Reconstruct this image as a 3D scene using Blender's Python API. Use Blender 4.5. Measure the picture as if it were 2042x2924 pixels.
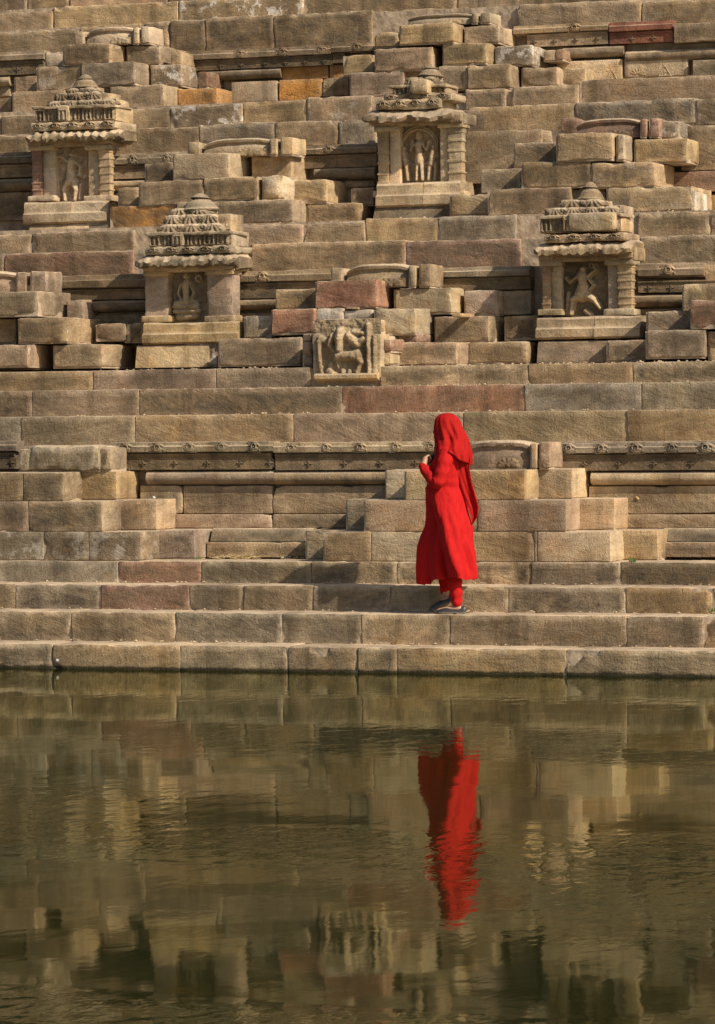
import bpy, bmesh, math, random
import numpy as np
from mathutils import Vector, Matrix, noise

# ------------------------------------------------------------------ clear
for o in list(bpy.data.objects):
    bpy.data.objects.remove(o)
scene = bpy.context.scene
COL = scene.collection
R = math.radians
rng = random.Random(7)

# ------------------------------------------------------------------ camera
# telephoto across the tank: wall runs along X, +Y goes into the bank, water is z = 0
IW, IH, F = 2042.0, 2924.0, 10500.0
YAW, PITCH, ROLL = R(19.2), math.atan(275.0 / F), 0.0108
DIST, EYE = 30.0, 2.1
CAM = Vector((DIST * math.sin(YAW), -DIST * math.cos(YAW), EYE))
fwd = Vector((-math.sin(YAW) * math.cos(PITCH), math.cos(YAW) * math.cos(PITCH), -math.sin(PITCH)))
r0 = Vector((math.cos(YAW), math.sin(YAW), 0))
u0 = r0.cross(fwd)
rgt = r0 * math.cos(ROLL) - u0 * math.sin(ROLL)
upv = r0 * math.sin(ROLL) + u0 * math.cos(ROLL)
cd = bpy.data.cameras.new('camera')
cam = bpy.data.objects.new('camera', cd)
COL.objects.link(cam)
cam.matrix_world = Matrix(((rgt.x, upv.x, -fwd.x, CAM.x), (rgt.y, upv.y, -fwd.y, CAM.y),
                           (rgt.z, upv.z, -fwd.z, CAM.z), (0, 0, 0, 1)))
cd.sensor_fit = 'VERTICAL'
cd.sensor_height = 36.0
cd.lens = F / IH * 36.0
cd.clip_start = 0.5
cd.clip_end = 500
scene.camera = cam
scene.render.resolution_x, scene.render.resolution_y = 715, 1024

# ------------------------------------------------------------------ world, sun, exposure
LDIR = Vector((-1.0, 0.41, -0.85)).normalized()          # travel direction of sunlight
elev = math.asin(-LDIR.z)
world = bpy.data.worlds.new('World')
scene.world = world
world.use_nodes = True
nt = world.node_tree
for n in list(nt.nodes):
    nt.nodes.remove(n)
sky = nt.nodes.new('ShaderNodeTexSky')
sky.sky_type = 'NISHITA'
sky.sun_disc = False
sky.sun_elevation = elev
sky.sun_rotation = math.atan2(-LDIR.x, -LDIR.y)
sky.air_density, sky.dust_density, sky.ozone_density = 1.0, 2.5, 1.0
bg = nt.nodes.new('ShaderNodeBackground')
bg.inputs['Strength'].default_value = 0.09
wo = nt.nodes.new('ShaderNodeOutputWorld')
nt.links.new(sky.outputs[0], bg.inputs[0])
nt.links.new(bg.outputs[0], wo.inputs[0])
sd = bpy.data.lights.new('sun', 'SUN')
sd.energy = 5.0
sd.angle = R(0.6)
sd.color = (1.0, 0.885, 0.725)
sun = bpy.data.objects.new('sun', sd)
COL.objects.link(sun)
sun.rotation_euler = LDIR.to_track_quat('-Z', 'Y').to_euler()
sun.location = (15, -10, 15)
scene.view_settings.view_transform = 'Standard'
scene.view_settings.look = 'None'
scene.view_settings.gamma = 1
scene.view_settings.exposure = 0.20
scene.view_settings.use_curve_mapping = False

# ------------------------------------------------------------------ pixel to place
CR = {1: (0, 0), 2: (680, 0), 3: (1342, 0), 4: (0, 480), 5: (680, 480), 6: (1342, 480),
      7: (0, 1040), 8: (680, 1040), 9: (1342, 1040), 10: (0, 1480), 11: (680, 1480), 12: (1342, 1480)}
KZ = 700.0 / 1603.0


def sx(c, x): return CR[c][0] + x * KZ
def sy(c, y): return CR[c][1] + y * KZ


def at(px, py, Y):
    d = fwd + rgt * ((px - IW / 2) / F) - upv * ((py - IH / 2) / F)
    t = (Y - CAM.y) / d.y
    return CAM + d * t


# depth planes of the risers and walls (metres behind the water's edge)
S = [0.0, 0.43, 0.86, 1.30]
A0, A1, AW = 1.335, 1.77, 2.27
RR = [2.62, 3.05, 3.48]
B0, B1, BW = 3.90, 4.33, 4.83
Q = [5.20, 5.62]
C0, C1, CW = 6.05, 6.48, 6.98
T = [7.32, 7.75]
D0, D1, DW = 8.20, 8.63, 9.10
U = [9.45, 9.90, 10.35]

# ------------------------------------------------------------------ helpers: objects
def put(name, me, mat, parent=None, color=None, patina=0.5, lichen=0.0, loc=None, smooth=True, angle=None):
    o = bpy.data.objects.new(name, me)
    COL.objects.link(o)
    if mat is not None and len(me.materials) == 0:
        me.materials.append(mat)
    if smooth:
        me.polygons.foreach_set('use_smooth', [True] * len(me.polygons))
        if angle:
            me.set_sharp_from_angle(angle=R(angle))
    if loc is not None:
        o.location = loc
    if parent is not None:
        o.parent = parent
    if color is not None:
        o.color = (color[0], color[1], color[2], 1)
        o['patina'] = float(patina)
        o['lichen'] = float(lichen)
    return o


def thing(name, label, cat, group=None, loc=(0, 0, 0)):
    o = bpy.data.objects.new(name, None)
    COL.objects.link(o)
    o.location = loc
    o.empty_display_size = 0.2
    o['label'] = label
    o['category'] = cat
    if group:
        o['group'] = group
    return o


def tag(o, label, cat, group=None):
    o['label'] = label
    o['category'] = cat
    if group:
        o['group'] = group
    return o


def mesh(name, vs, fs):
    me = bpy.data.meshes.new(name)
    me.from_pydata([tuple(v) for v in vs], [], fs)
    me.update()
    return me


# ------------------------------------------------------------------ materials
def newmat(name):
    m = bpy.data.materials.new(name)
    m.use_nodes = True
    t = m.node_tree
    for n in list(t.nodes):
        t.nodes.remove(n)
    return m, t


def stone_material():
    m, t = newmat('sandstone')
    N, L = t.nodes.new, t.links.new
    out = N('ShaderNodeOutputMaterial')
    bs = N('ShaderNodeBsdfPrincipled')
    L(bs.outputs[0], out.inputs[0])
    oi = N('ShaderNodeObjectInfo')
    tc = N('ShaderNodeTexCoord')
    # per-stone offset and tilt of the bedding
    off = N('ShaderNodeVectorMath'); off.operation = 'SCALE'
    off.inputs[0].default_value = (37.0, 61.0, 23.0)
    L(oi.outputs['Random'], off.inputs['Scale'])
    rot = N('ShaderNodeVectorRotate'); rot.rotation_type = 'Y_AXIS'
    ang = N('ShaderNodeMath'); ang.operation = 'MULTIPLY_ADD'
    L(oi.outputs['Random'], ang.inputs[0]); ang.inputs[1].default_value = 0.9; ang.inputs[2].default_value = -0.45
    L(tc.outputs['Object'], rot.inputs['Vector']); L(ang.outputs[0], rot.inputs['Angle'])
    vec = N('ShaderNodeVectorMath'); vec.operation = 'ADD'
    L(rot.outputs[0], vec.inputs[0]); L(off.outputs[0], vec.inputs[1])
    vst = N('ShaderNodeVectorMath'); vst.operation = 'ADD'
    L(tc.outputs['Object'], vst.inputs[0]); L(off.outputs[0], vst.inputs[1])

    def noise_tex(src, scale, detail=6, rough=0.6, sc=(1, 1, 1), dist=0.0):
        mp = N('ShaderNodeMapping'); mp.inputs['Scale'].default_value = sc
        L(src, mp.inputs[0])
        n = N('ShaderNodeTexNoise')
        n.inputs['Scale'].default_value = scale; n.inputs['Detail'].default_value = detail
        n.inputs['Roughness'].default_value = rough; n.inputs['Distortion'].default_value = dist
        L(mp.outputs[0], n.inputs['Vector'])
        return n.outputs['Fac']

    def ramp(src, a, b, va=0.0, vb=1.0):
        r = N('ShaderNodeMapRange'); r.interpolation_type = 'SMOOTHSTEP'
        r.inputs['From Min'].default_value = a; r.inputs['From Max'].default_value = b
        r.inputs['To Min'].default_value = va; r.inputs['To Max'].default_value = vb
        L(src, r.inputs['Value'])
        return r.outputs[0]

    def mix(fac, a, b, mode='MIX'):
        x = N('ShaderNodeMix'); x.data_type = 'RGBA'; x.blend_type = mode
        if isinstance(fac, float): x.inputs[0].default_value = fac
        else: L(fac, x.inputs[0])
        for i, v in ((6, a), (7, b)):
            if isinstance(v, tuple): x.inputs[i].default_value = (*v, 1)
            else: L(v, x.inputs[i])
        return x.outputs[2]

    def mul(a, b):
        x = N('ShaderNodeMath'); x.operation = 'MULTIPLY'
        for i, v in ((0, a), (1, b)):
            if isinstance(v, float): x.inputs[i].default_value = v
            else: L(v, x.inputs[i])
        return x.outputs[0]

    def attr(name):
        a = N('ShaderNodeAttribute'); a.attribute_type = 'OBJECT'; a.attribute_name = name
        return a.outputs['Fac']

    col = oi.outputs['Color']
    rim = N('ShaderNodeAttribute'); rim.attribute_name = 'rim'
    rimf = rim.outputs['Fac']
    geo = N('ShaderNodeNewGeometry')
    big = noise_tex(vst.outputs[0], 1.7, 2, 0.5)
    col = mix(ramp(big, 0.34, 0.66), mix(1.0, col, (0.84, 0.84, 0.84), 'MULTIPLY'), mix(1.0, col, (1.14, 1.12, 1.08), 'MULTIPLY'))
    bed = noise_tex(vec.outputs[0], 2.6, 4, 0.62, (0.7, 0.7, 5.0), 0.6)
    col = mix(ramp(bed, 0.40, 0.66, 0.0, 0.7), col, mix(1.0, col, (0.72, 0.68, 0.63), 'MULTIPLY'))
    # iron-ochre and pink clouds
    och = noise_tex(vst.outputs[0], 3.1, 3, 0.55)
    col = mix(mul(ramp(och, 0.54, 0.70), 0.45), col, mix(1.0, col, (1.14, 0.94, 0.64), 'MULTIPLY'))
    col = mix(mul(ramp(och, 0.46, 0.34), 0.35), col, mix(1.0, col, (1.10, 0.88, 0.80), 'MULTIPLY'))
    # dark weathering crust, full on front faces, thinner on the others, worn off along the arrises
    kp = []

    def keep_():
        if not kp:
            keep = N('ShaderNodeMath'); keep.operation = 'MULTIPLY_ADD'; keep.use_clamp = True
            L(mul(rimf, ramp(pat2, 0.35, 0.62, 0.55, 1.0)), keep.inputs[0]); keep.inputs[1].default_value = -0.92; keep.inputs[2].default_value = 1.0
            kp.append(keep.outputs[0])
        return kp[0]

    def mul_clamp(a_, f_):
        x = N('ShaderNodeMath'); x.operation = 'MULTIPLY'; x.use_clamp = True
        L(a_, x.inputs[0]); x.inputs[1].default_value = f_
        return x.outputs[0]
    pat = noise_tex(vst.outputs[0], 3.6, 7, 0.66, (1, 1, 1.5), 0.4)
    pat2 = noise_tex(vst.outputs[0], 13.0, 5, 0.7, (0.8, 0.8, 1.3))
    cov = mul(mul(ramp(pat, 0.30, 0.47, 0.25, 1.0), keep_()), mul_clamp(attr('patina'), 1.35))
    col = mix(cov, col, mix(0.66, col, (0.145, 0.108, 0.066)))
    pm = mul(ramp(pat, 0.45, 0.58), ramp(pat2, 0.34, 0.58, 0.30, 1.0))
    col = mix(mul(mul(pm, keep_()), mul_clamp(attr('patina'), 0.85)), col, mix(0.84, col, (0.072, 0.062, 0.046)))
    # pale salt and lichen
    lic = noise_tex(vst.outputs[0], 6.0, 6, 0.68)
    col = mix(mul(ramp(lic, 0.53, 0.60), attr('lichen')), col, (0.60, 0.56, 0.51))
    # worn pale arrises; side, top and back faces partly paled too
    ed = mul(rimf, ramp(pat2, 0.38, 0.62, 0.0, 0.55))
    col = mix(ed, col, mix(0.55, col, (0.50, 0.41, 0.30)))
    # dust lying on treads
    sn = N('ShaderNodeSeparateXYZ'); L(geo.outputs['Normal'], sn.inputs[0])
    col = mix(mul(ramp(sn.outputs['Z'], 0.55, 0.92), ramp(pat2, 0.25, 0.55, 0.55, 0.9)), col, (0.47, 0.375, 0.265))
    # wet, slimy line at the water
    sp = N('ShaderNodeSeparateXYZ'); L(geo.outputs['Position'], sp.inputs[0])
    wet = N('ShaderNodeMath'); wet.operation = 'MULTIPLY_ADD'
    L(pat2, wet.inputs[0]); wet.inputs[1].default_value = -0.05; L(sp.outputs['Z'], wet.inputs[2])
    col = mix(ramp(wet.outputs[0], 0.014, -0.012, 0.0, 0.92), col, (0.022, 0.020, 0.010))
    wst = N('ShaderNodeTexNoise'); wst.inputs['Scale'].default_value = 1.25; wst.inputs['Detail'].default_value = 5; wst.inputs['Roughness'].default_value = 0.62
    L(geo.outputs['Position'], wst.inputs['Vector'])
    col = mix(ramp(wst.outputs['Fac'], 0.36, 0.60), mix(1.0, col, (0.70, 0.69, 0.68), 'MULTIPLY'), mix(1.0, col, (1.13, 1.11, 1.08), 'MULTIPLY'))
    wm = N('ShaderNodeMapping'); wm.inputs['Scale'].default_value = (5.5, 5.5, 0.7); L(geo.outputs['Position'], wm.inputs[0])
    wr_ = N('ShaderNodeTexNoise'); wr_.inputs['Scale'].default_value = 1.0; wr_.inputs['Detail'].default_value = 4; L(wm.outputs[0], wr_.inputs['Vector'])
    col = mix(ramp(wr_.outputs['Fac'], 0.52, 0.66, 0.0, 0.8), col, mix(1.0, col, (0.68, 0.67, 0.66), 'MULTIPLY'))
    # grain
    gr = noise_tex(vst.outputs[0], 85.0, 2, 0.7)
    col = mix(1.0, col, mix(ramp(gr, 0.3, 0.7), (0.80, 0.79, 0.78), (1.18, 1.18, 1.17)), 'MULTIPLY')
    pit = N('ShaderNodeTexVoronoi'); pit.inputs['Scale'].default_value = 17.0
    L(vst.outputs[0], pit.inputs['Vector'])
    pitm = ramp(pit.outputs['Distance'], 0.05, 0.13, 0.55, 1.0)
    pc = N('ShaderNodeCombineColor')
    for i in range(3): L(pitm, pc.inputs[i])
    col = mix(0.6, col, mix(1.0, col, pc.outputs[0], 'MULTIPLY'))
    L(col, bs.inputs['Base Color'])
    bs.inputs['Roughness'].default_value = 0.92
    bs.inputs['Specular IOR Level'].default_value = 0.2
    # relief: chisel strokes, bedding, grain
    ch = noise_tex(vst.outputs[0], 20.0, 3, 0.65, (1.5, 1.5, 0.55), 0.8)
    md = noise_tex(vec.outputs[0], 7.0, 5, 0.66, (0.7, 0.7, 1.9), 0.5)
    ad = N('ShaderNodeMath'); ad.operation = 'MULTIPLY_ADD'
    L(ch, ad.inputs[0]); ad.inputs[1].default_value = 0.35; L(md, ad.inputs[2])
    ad2 = N('ShaderNodeMath'); ad2.operation = 'MULTIPLY_ADD'
    L(gr, ad2.inputs[0]); ad2.inputs[1].default_value = 0.22; L(ad.outputs[0], ad2.inputs[2])
    ad3 = N('ShaderNodeMath'); ad3.operation = 'MULTIPLY_ADD'
    L(pitm, ad3.inputs[0]); ad3.inputs[1].default_value = 0.25; L(ad2.outputs[0], ad3.inputs[2])
    bp = N('ShaderNodeBump'); bp.inputs['Strength'].default_value = 0.8; bp.inputs['Distance'].default_value = 0.020
    L(ad3.outputs[0], bp.inputs['Height']); L(bp.outputs[0], bs.inputs['Normal'])
    return m


def mortar_material():
    m, t = newmat('mortar_rubble')
    N, L = t.nodes.new, t.links.new
    out = N('ShaderNodeOutputMaterial'); bs = N('ShaderNodeBsdfPrincipled'); L(bs.outputs[0], out.inputs[0])
    tc = N('ShaderNodeTexCoord')
    n = N('ShaderNodeTexNoise'); n.inputs['Scale'].default_value = 9; n.inputs['Detail'].default_value = 9
    L(tc.outputs['Object'], n.inputs['Vector'])
    cr = N('ShaderNodeValToRGB')
    cr.color_ramp.elements[0].position = 0.3; cr.color_ramp.elements[0].color = (0.22, 0.16, 0.105, 1)
    cr.color_ramp.elements[1].position = 0.7; cr.color_ramp.elements[1].color = (0.47, 0.37, 0.26, 1)
    L(n.outputs['Fac'], cr.inputs[0]); L(cr.outputs[0], bs.inputs['Base Color'])
    bs.inputs['Roughness'].default_value = 0.95
    bp = N('ShaderNodeBump'); bp.inputs['Strength'].default_value = 0.9; bp.inputs['Distance'].default_value = 0.03
    L(n.outputs['Fac'], bp.inputs['Height']); L(bp.outputs[0], bs.inputs['Normal'])
    return m


def water_material():
    m, t = newmat('murky_water')
    N, L = t.nodes.new, t.links.new
    out = N('ShaderNodeOutputMaterial'); bs = N('ShaderNodeBsdfPrincipled'); L(bs.outputs[0], out.inputs[0])
    t.nodes.remove(bs)
    df = N('ShaderNodeBsdfDiffuse'); df.inputs[0].default_value = (0.0110, 0.0145, 0.0040, 1)
    gl = N('ShaderNodeBsdfGlossy'); gl.inputs[0].default_value = (0.79, 0.80, 0.63, 1); gl.inputs['Roughness'].default_value = 0.034
    fr = N('ShaderNodeFresnel'); fr.inputs['IOR'].default_value = 1.33
    mxs = N('ShaderNodeMixShader'); L(fr.outputs[0], mxs.inputs[0]); L(df.outputs[0], mxs.inputs[1]); L(gl.outputs[0], mxs.inputs[2]); L(mxs.outputs[0], out.inputs[0])
    tc = N('ShaderNodeTexCoord')

    def nz(scale, detail, sc, dist=0.0):
        mp = N('ShaderNodeMapping'); mp.inputs['Scale'].default_value = sc
        L(tc.outputs['Object'], mp.inputs[0])
        n = N('ShaderNodeTexNoise'); n.inputs['Scale'].default_value = scale; n.inputs['Detail'].default_value = detail
        n.inputs['Roughness'].default_value = 0.5; n.inputs['Distortion'].default_value = dist
        L(mp.outputs[0], n.inputs['Vector'])
        return n.outputs['Fac']
    fine = nz(7.0, 3, (1.0, 0.55, 1), 0.3)
    swell = nz(1.1, 2, (0.8, 0.5, 1))
    zone = nz(0.22, 3, (0.55, 1.6, 1), 0.4)         # patches of breeze
    zr = N('ShaderNodeMapRange'); zr.interpolation_type = 'SMOOTHSTEP'
    zr.inputs['From Min'].default_value = 0.44; zr.inputs['From Max'].default_value = 0.68
    zr.inputs['To Min'].default_value = 0.10; zr.inputs['To Max'].default_value = 1.0
    L(zone, zr.inputs['Value'])
    mu = N('ShaderNodeMath'); mu.operation = 'MULTIPLY'; L(fine, mu.inputs[0]); L(zr.outputs[0], mu.inputs[1])
    ma = N('ShaderNodeMath'); ma.operation = 'MULTIPLY_ADD'
    L(swell, ma.inputs[0]); ma.inputs[1].default_value = 0.9; L(mu.outputs[0], ma.inputs[2])
    bp = N('ShaderNodeBump'); bp.inputs['Strength'].default_value = 1.0; bp.inputs['Distance'].default_value = 0.0036
    L(ma.outputs[0], bp.inputs['Height'])
    for nd_ in (df, gl, fr): L(bp.outputs[0], nd_.inputs['Normal'])
    return m


def plain(name, rgb, rough=0.6, spec=0.3, noise_scale=0, amt=0.2, transl=0.0, sheen=0.0):
    m, t = newmat(name)
    N, L = t.nodes.new, t.links.new
    out = N('ShaderNodeOutputMaterial'); bs = N('ShaderNodeBsdfPrincipled')
    bs.inputs['Base Color'].default_value = (*rgb, 1)
    bs.inputs['Roughness'].default_value = rough
    bs.inputs['Specular IOR Level'].default_value = spec
    if sheen: bs.inputs['Sheen Weight'].default_value = sheen
    if noise_scale:
        tc = N('ShaderNodeTexCoord'); n = N('ShaderNodeTexNoise')
        n.inputs['Scale'].default_value = noise_scale; n.inputs['Detail'].default_value = 5
        L(tc.outputs['Object'], n.inputs['Vector'])
        mx = N('ShaderNodeMix'); mx.data_type = 'RGBA'
        mx.inputs[6].default_value = (*[c * (1 - amt) for c in rgb], 1)
        mx.inputs[7].default_value = (*[min(1, c * (1 + amt)) for c in rgb], 1)
        L(n.outputs['Fac'], mx.inputs[0]); L(mx.outputs[2], bs.inputs['Base Color'])
        bp = N('ShaderNodeBump'); bp.inputs['Strength'].default_value = 0.25; bp.inputs['Distance'].default_value = 0.004
        L(n.outputs['Fac'], bp.inputs['Height']); L(bp.outputs[0], bs.inputs['Normal'])
    if transl:
        tr = N('ShaderNodeBsdfTranslucent'); tr.inputs[0].default_value = (*rgb, 1)
        ms = N('ShaderNodeMixShader'); ms.inputs[0].default_value = transl
        L(bs.outputs[0], ms.inputs[1]); L(tr.outputs[0], ms.inputs[2]); L(ms.outputs[0], out.inputs[0])
    else:
        L(bs.outputs[0], out.inputs[0])
    return m


STONE = stone_material()
MORTAR = mortar_material()
WATER = water_material()

# stone colours (albedo)
PAL = {
    't': (0.400, 0.305, 0.198), 'b': (0.350, 0.262, 0.168), 'g': (0.345, 0.290, 0.210), 'd': (0.262, 0.195, 0.122),
    'y': (0.455, 0.338, 0.190), 'o': (0.385, 0.248, 0.122), 'r': (0.275, 0.158, 0.118), 'p': (0.385, 0.288, 0.208),
    'l': (0.515, 0.412, 0.282), 'w': (0.57, 0.52, 0.45), 'k': (0.235, 0.195, 0.140), 'c': (0.460, 0.370, 0.248),
    's': (0.345, 0.185, 0.145), 'O': (0.50, 0.265, 0.085), 'R': (0.265, 0.098, 0.072),
}
PATI = {'t': .65, 'b': .8, 'g': .75, 'd': .9, 'y': .5, 'o': .6, 'r': .75, 'p': .5, 'l': .18, 'w': .3, 's': .3, 'O': .2, 'R': .3, 'k': .8, 'c': .25}


def colour(k):
    c = PAL[k]
    j = 1 + rng.uniform(-.15, .13)
    h_ = rng.uniform(-1, 1)
    return (c[0] * j * (1 + .05 * h_), c[1] * j, c[2] * j * (1 - .10 * h_ + rng.uniform(-.06, .06)))


# ------------------------------------------------------------------ stone shapes
def axis_pts(L_, r, step):
    n = max(1, int(round((L_ - 2 * r) / step)))
    return [-L_ / 2] + [-L_ / 2 + r + (L_ - 2 * r) * i / n for i in range(n + 1)] + [L_ / 2]


def rounded_box(w, d, h, r=0.014, amp=0.005, seed=0, step=0.055, dstep=0.14, wear=1.0):
    """A weathered squared stone: worn arrises, uneven faces. Returns verts, faces centred on the origin."""
    r = min(r, w * .3, h * .3, d * .3)
    X, Y, Z = axis_pts(w, r, step), axis_pts(d, r, dstep), axis_pts(h, r, step)
    nx, ny, nz = len(X), len(Y), len(Z)
    idx = {}
    vs = []
    so = Vector(((seed * 7.31) % 97, (seed * 3.77) % 89, (seed * 5.13) % 83))
    hx, hy, hz = w / 2, d / 2, h / 2

    def vid(i, j, k):
        key = (i, j, k)
        if key in idx: return idx[key]
        p = Vector((X[i], Y[j], Z[k]))
        n1 = noise.noise(p * 9 + so)
        rr = r * (1.0 + wear * 1.3 * n1)
        ck = noise.noise(p * 5.5 + so * 1.7)
        if ck > .24: rr *= 1 + (ck - .24) * 11 * wear
        rr = min(max(rr, r * .25), hx * .6, hy * .6, hz * .6)
        q = Vector((max(-hx + rr, min(hx - rr, p.x)), max(-hy + rr, min(hy - rr, p.y)), max(-hz + rr, min(hz - rr, p.z))))
        dv = p - q
        if dv.length > 1e-9:
            nn = dv.normalized()
            p = q + nn * rr
        e = noise.noise(p * 3.3 + so) * 0.6 + noise.noise(p * 13 + so) * 0.5 + noise.noise(p * 31 + so) * 0.25
        if dv.length > 1e-9:
            p = p + nn * (e * amp)
        idx[key] = len(vs)
        vs.append(p)
        return idx[key]
    fs = []
    for i in range(nx - 1):
        for k in range(nz - 1):
            fs.append((vid(i, 0, k), vid(i + 1, 0, k), vid(i + 1, 0, k + 1), vid(i, 0, k + 1)))
            fs.append((vid(i, ny - 1, k), vid(i, ny - 1, k + 1), vid(i + 1, ny - 1, k + 1), vid(i + 1, ny - 1, k)))
    for j in range(ny - 1):
        for k in range(nz - 1):
            fs.append((vid(0, j, k), vid(0, j, k + 1), vid(0, j + 1, k + 1), vid(0, j + 1, k)))
            fs.append((vid(nx - 1, j, k), vid(nx - 1, j + 1, k), vid(nx - 1, j + 1, k + 1), vid(nx - 1, j, k + 1)))
    for i in range(nx - 1):
        for j in range(ny - 1):
            fs.append((vid(i, j, 0), vid(i, j + 1, 0), vid(i + 1, j + 1, 0), vid(i + 1, j, 0)))
            fs.append((vid(i, j, nz - 1), vid(i + 1, j, nz - 1), vid(i + 1, j + 1, nz - 1), vid(i, j + 1, nz - 1)))
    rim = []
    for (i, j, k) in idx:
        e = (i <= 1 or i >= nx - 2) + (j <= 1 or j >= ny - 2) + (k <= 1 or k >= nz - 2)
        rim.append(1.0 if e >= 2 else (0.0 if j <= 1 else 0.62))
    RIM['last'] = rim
    return vs, fs


RIM = {}
SEED = [1]
FILL = {}


def stone(parent, x0, x1, z0, z1, Y, depth=0.5, k='b', name='stone_block', amp=0.005, r=0.011, gap=0.0028,
          tilt=0.0, lichen=0.0, pat=None, wear=1.0, step=0.055, jit=0.004):
    """One squared stone with its front face on plane Y, from world x0..x1 and z0..z1."""
    SEED[0] += 1
    w, h = (x1 - x0) - 2 * gap, (z1 - z0) - 2 * gap * .8
    if w < 0.02 or h < 0.015: return None
    vs, fs = rounded_box(w, depth, h, r, amp, SEED[0], step, wear=wear)
    me = mesh(name, vs, fs)
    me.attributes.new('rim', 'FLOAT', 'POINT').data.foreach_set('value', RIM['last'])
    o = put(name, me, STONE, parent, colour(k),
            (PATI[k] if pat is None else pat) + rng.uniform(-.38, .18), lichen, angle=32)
    o.location = ((x0 + x1) / 2, Y + depth / 2 + rng.uniform(-jit, jit), (z0 + z1) / 2)
    if tilt:
        o.rotation_euler = (0, R(rng.uniform(-tilt, tilt)), R(rng.uniform(-tilt, tilt) * 1.5))
    if parent is not None and parent.name.split('.')[0] in ('stair_pyramid', 'stone_steps') and h > .08:
        FILL.setdefault(parent.name, []).append((x0 - .010, x1 - .012, Y + r * .9 + .008, Y + depth - .02, z0 - .012, z1 - .010))
    return o


def block(parent, c, xl, xr, yt, yb, Y, k='b', **kw):
    """A stone given by its front face in crop c of the survey picture, standing on plane Y."""
    xm, ym = (sx(c, xl) + sx(c, xr)) / 2, (sy(c, yt) + sy(c, yb)) / 2
    x0, x1 = at(sx(c, xl), ym, Y).x, at(sx(c, xr), ym, Y).x
    z1, z0 = at(xm, sy(c, yt), Y).z, at(xm, sy(c, yb), Y).z
    ext = kw.pop('ext', 0.0)
    if kw.get('tilt'): z1 += rng.uniform(-.006, .006)
    if c in (1, 4, 7) and xl <= -390:
        stone(parent, x0 - .95, x0 - .004, z0 - ext, z1, Y + .01, k='b', **kw)
    if c in (3, 6, 9) and xr >= 1890:
        stone(parent, x1 + .004, x1 + .95, z0 - ext, z1, Y + .01, k='t', **kw)
    return stone(parent, x0, x1, z0 - ext, z1, Y, k=k, **kw)


def course(parent, Y, zt, zb, seams, cols, depth=0.5, gaps=None, **kw):
    if seams[0] < -380: seams, cols = [seams[0] - 340] + list(seams), ['b'] + list(cols)
    if seams[-1] > 2400: seams = list(seams) + [seams[-1] + 340]
    for i in range(len(seams) - 1):
        a, b = seams[i], seams[i + 1]
        # pixel of the course's own mid line is found from height, x from the plane
        xa, xb = px_x(a, Y, (zt + zb) / 2), px_x(b, Y, (zt + zb) / 2)
        stone(parent, xa, xb, zb, zt, Y, depth, cols[i % len(cols)], **kw)


def px_x(px, Y, z):
    """world x of the point on plane Y at height z that stands in survey column px"""
    lo, hi = -8.0, 8.0
    for _ in range(40):
        m = (lo + hi) / 2
        v = Vector((m, Y, z)) - CAM
        if IW / 2 + F * v.dot(rgt) / v.dot(fwd) < px: lo = m
        else: hi = m
    return (lo + hi) / 2


def sweep(x0, x1, prof, amp=0.004, step=0.07, seed=0):
    """Moulding: closed profile of (Y, z) points run along X, with uneven wear."""
    n = max(1, int((x1 - x0) / step))
    so = Vector((seed * 3.1 % 71, seed * 1.7 % 53, 0))
    vs, fs = [], []
    m = len(prof)
    cy = sum(p[0] for p in prof) / m
    cz = sum(p[1] for p in prof) / m
    for i in range(n + 1):
        x = x0 + (x1 - x0) * i / n
        for (y, z) in prof:
            p = Vector((x, y, z))
            e = (noise.noise(p * 4 + so) * .8 + noise.noise(p * 14 + so) * .6) * amp
            dy, dz = y - cy, z - cz
            l = math.hypot(dy, dz) or 1
            vs.append((x, y + e * dy / l, z + e * dz / l))
    for i in range(n):
        for j in range(m):
            a, b = i * m + j, i * m + (j + 1) % m
            fs.append((a, a + m, b + m, b))
    fs.append(tuple(range(m)))
    fs.append(tuple(reversed([n * m + j for j in range(m)])))
    return vs, fs


def moulding(parent, name, x0, x1, prof, k='b', amp=0.004, lichen=0.0, pat=None, angle=35):
    SEED[0] += 1
    xm = (x0 + x1) / 2
    ym = sum(p[0] for p in prof) / len(prof)
    zm = sum(p[1] for p in prof) / len(prof)
    vs, fs = sweep(x0 - xm, x1 - xm, [(p[0] - ym, p[1] - zm) for p in prof], amp, seed=SEED[0])
    me = mesh(name, vs, fs)
    bm = bmesh.new(); bm.from_mesh(me); bmesh.ops.recalc_face_normals(bm, faces=bm.faces); bm.to_mesh(me); bm.free()
    return put(name, me, STONE, parent, colour(k), PATI[k] if pat is None else pat, lichen, (xm, ym, zm), angle=angle)


def arc(cy, cz, r, a0, a1, n=8, ry=None):
    return [(cy + (ry or r) * math.cos(R(a0 + (a1 - a0) * i / n)), cz + r * math.sin(R(a0 + (a1 - a0) * i / n))) for i in range(n + 1)]


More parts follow.
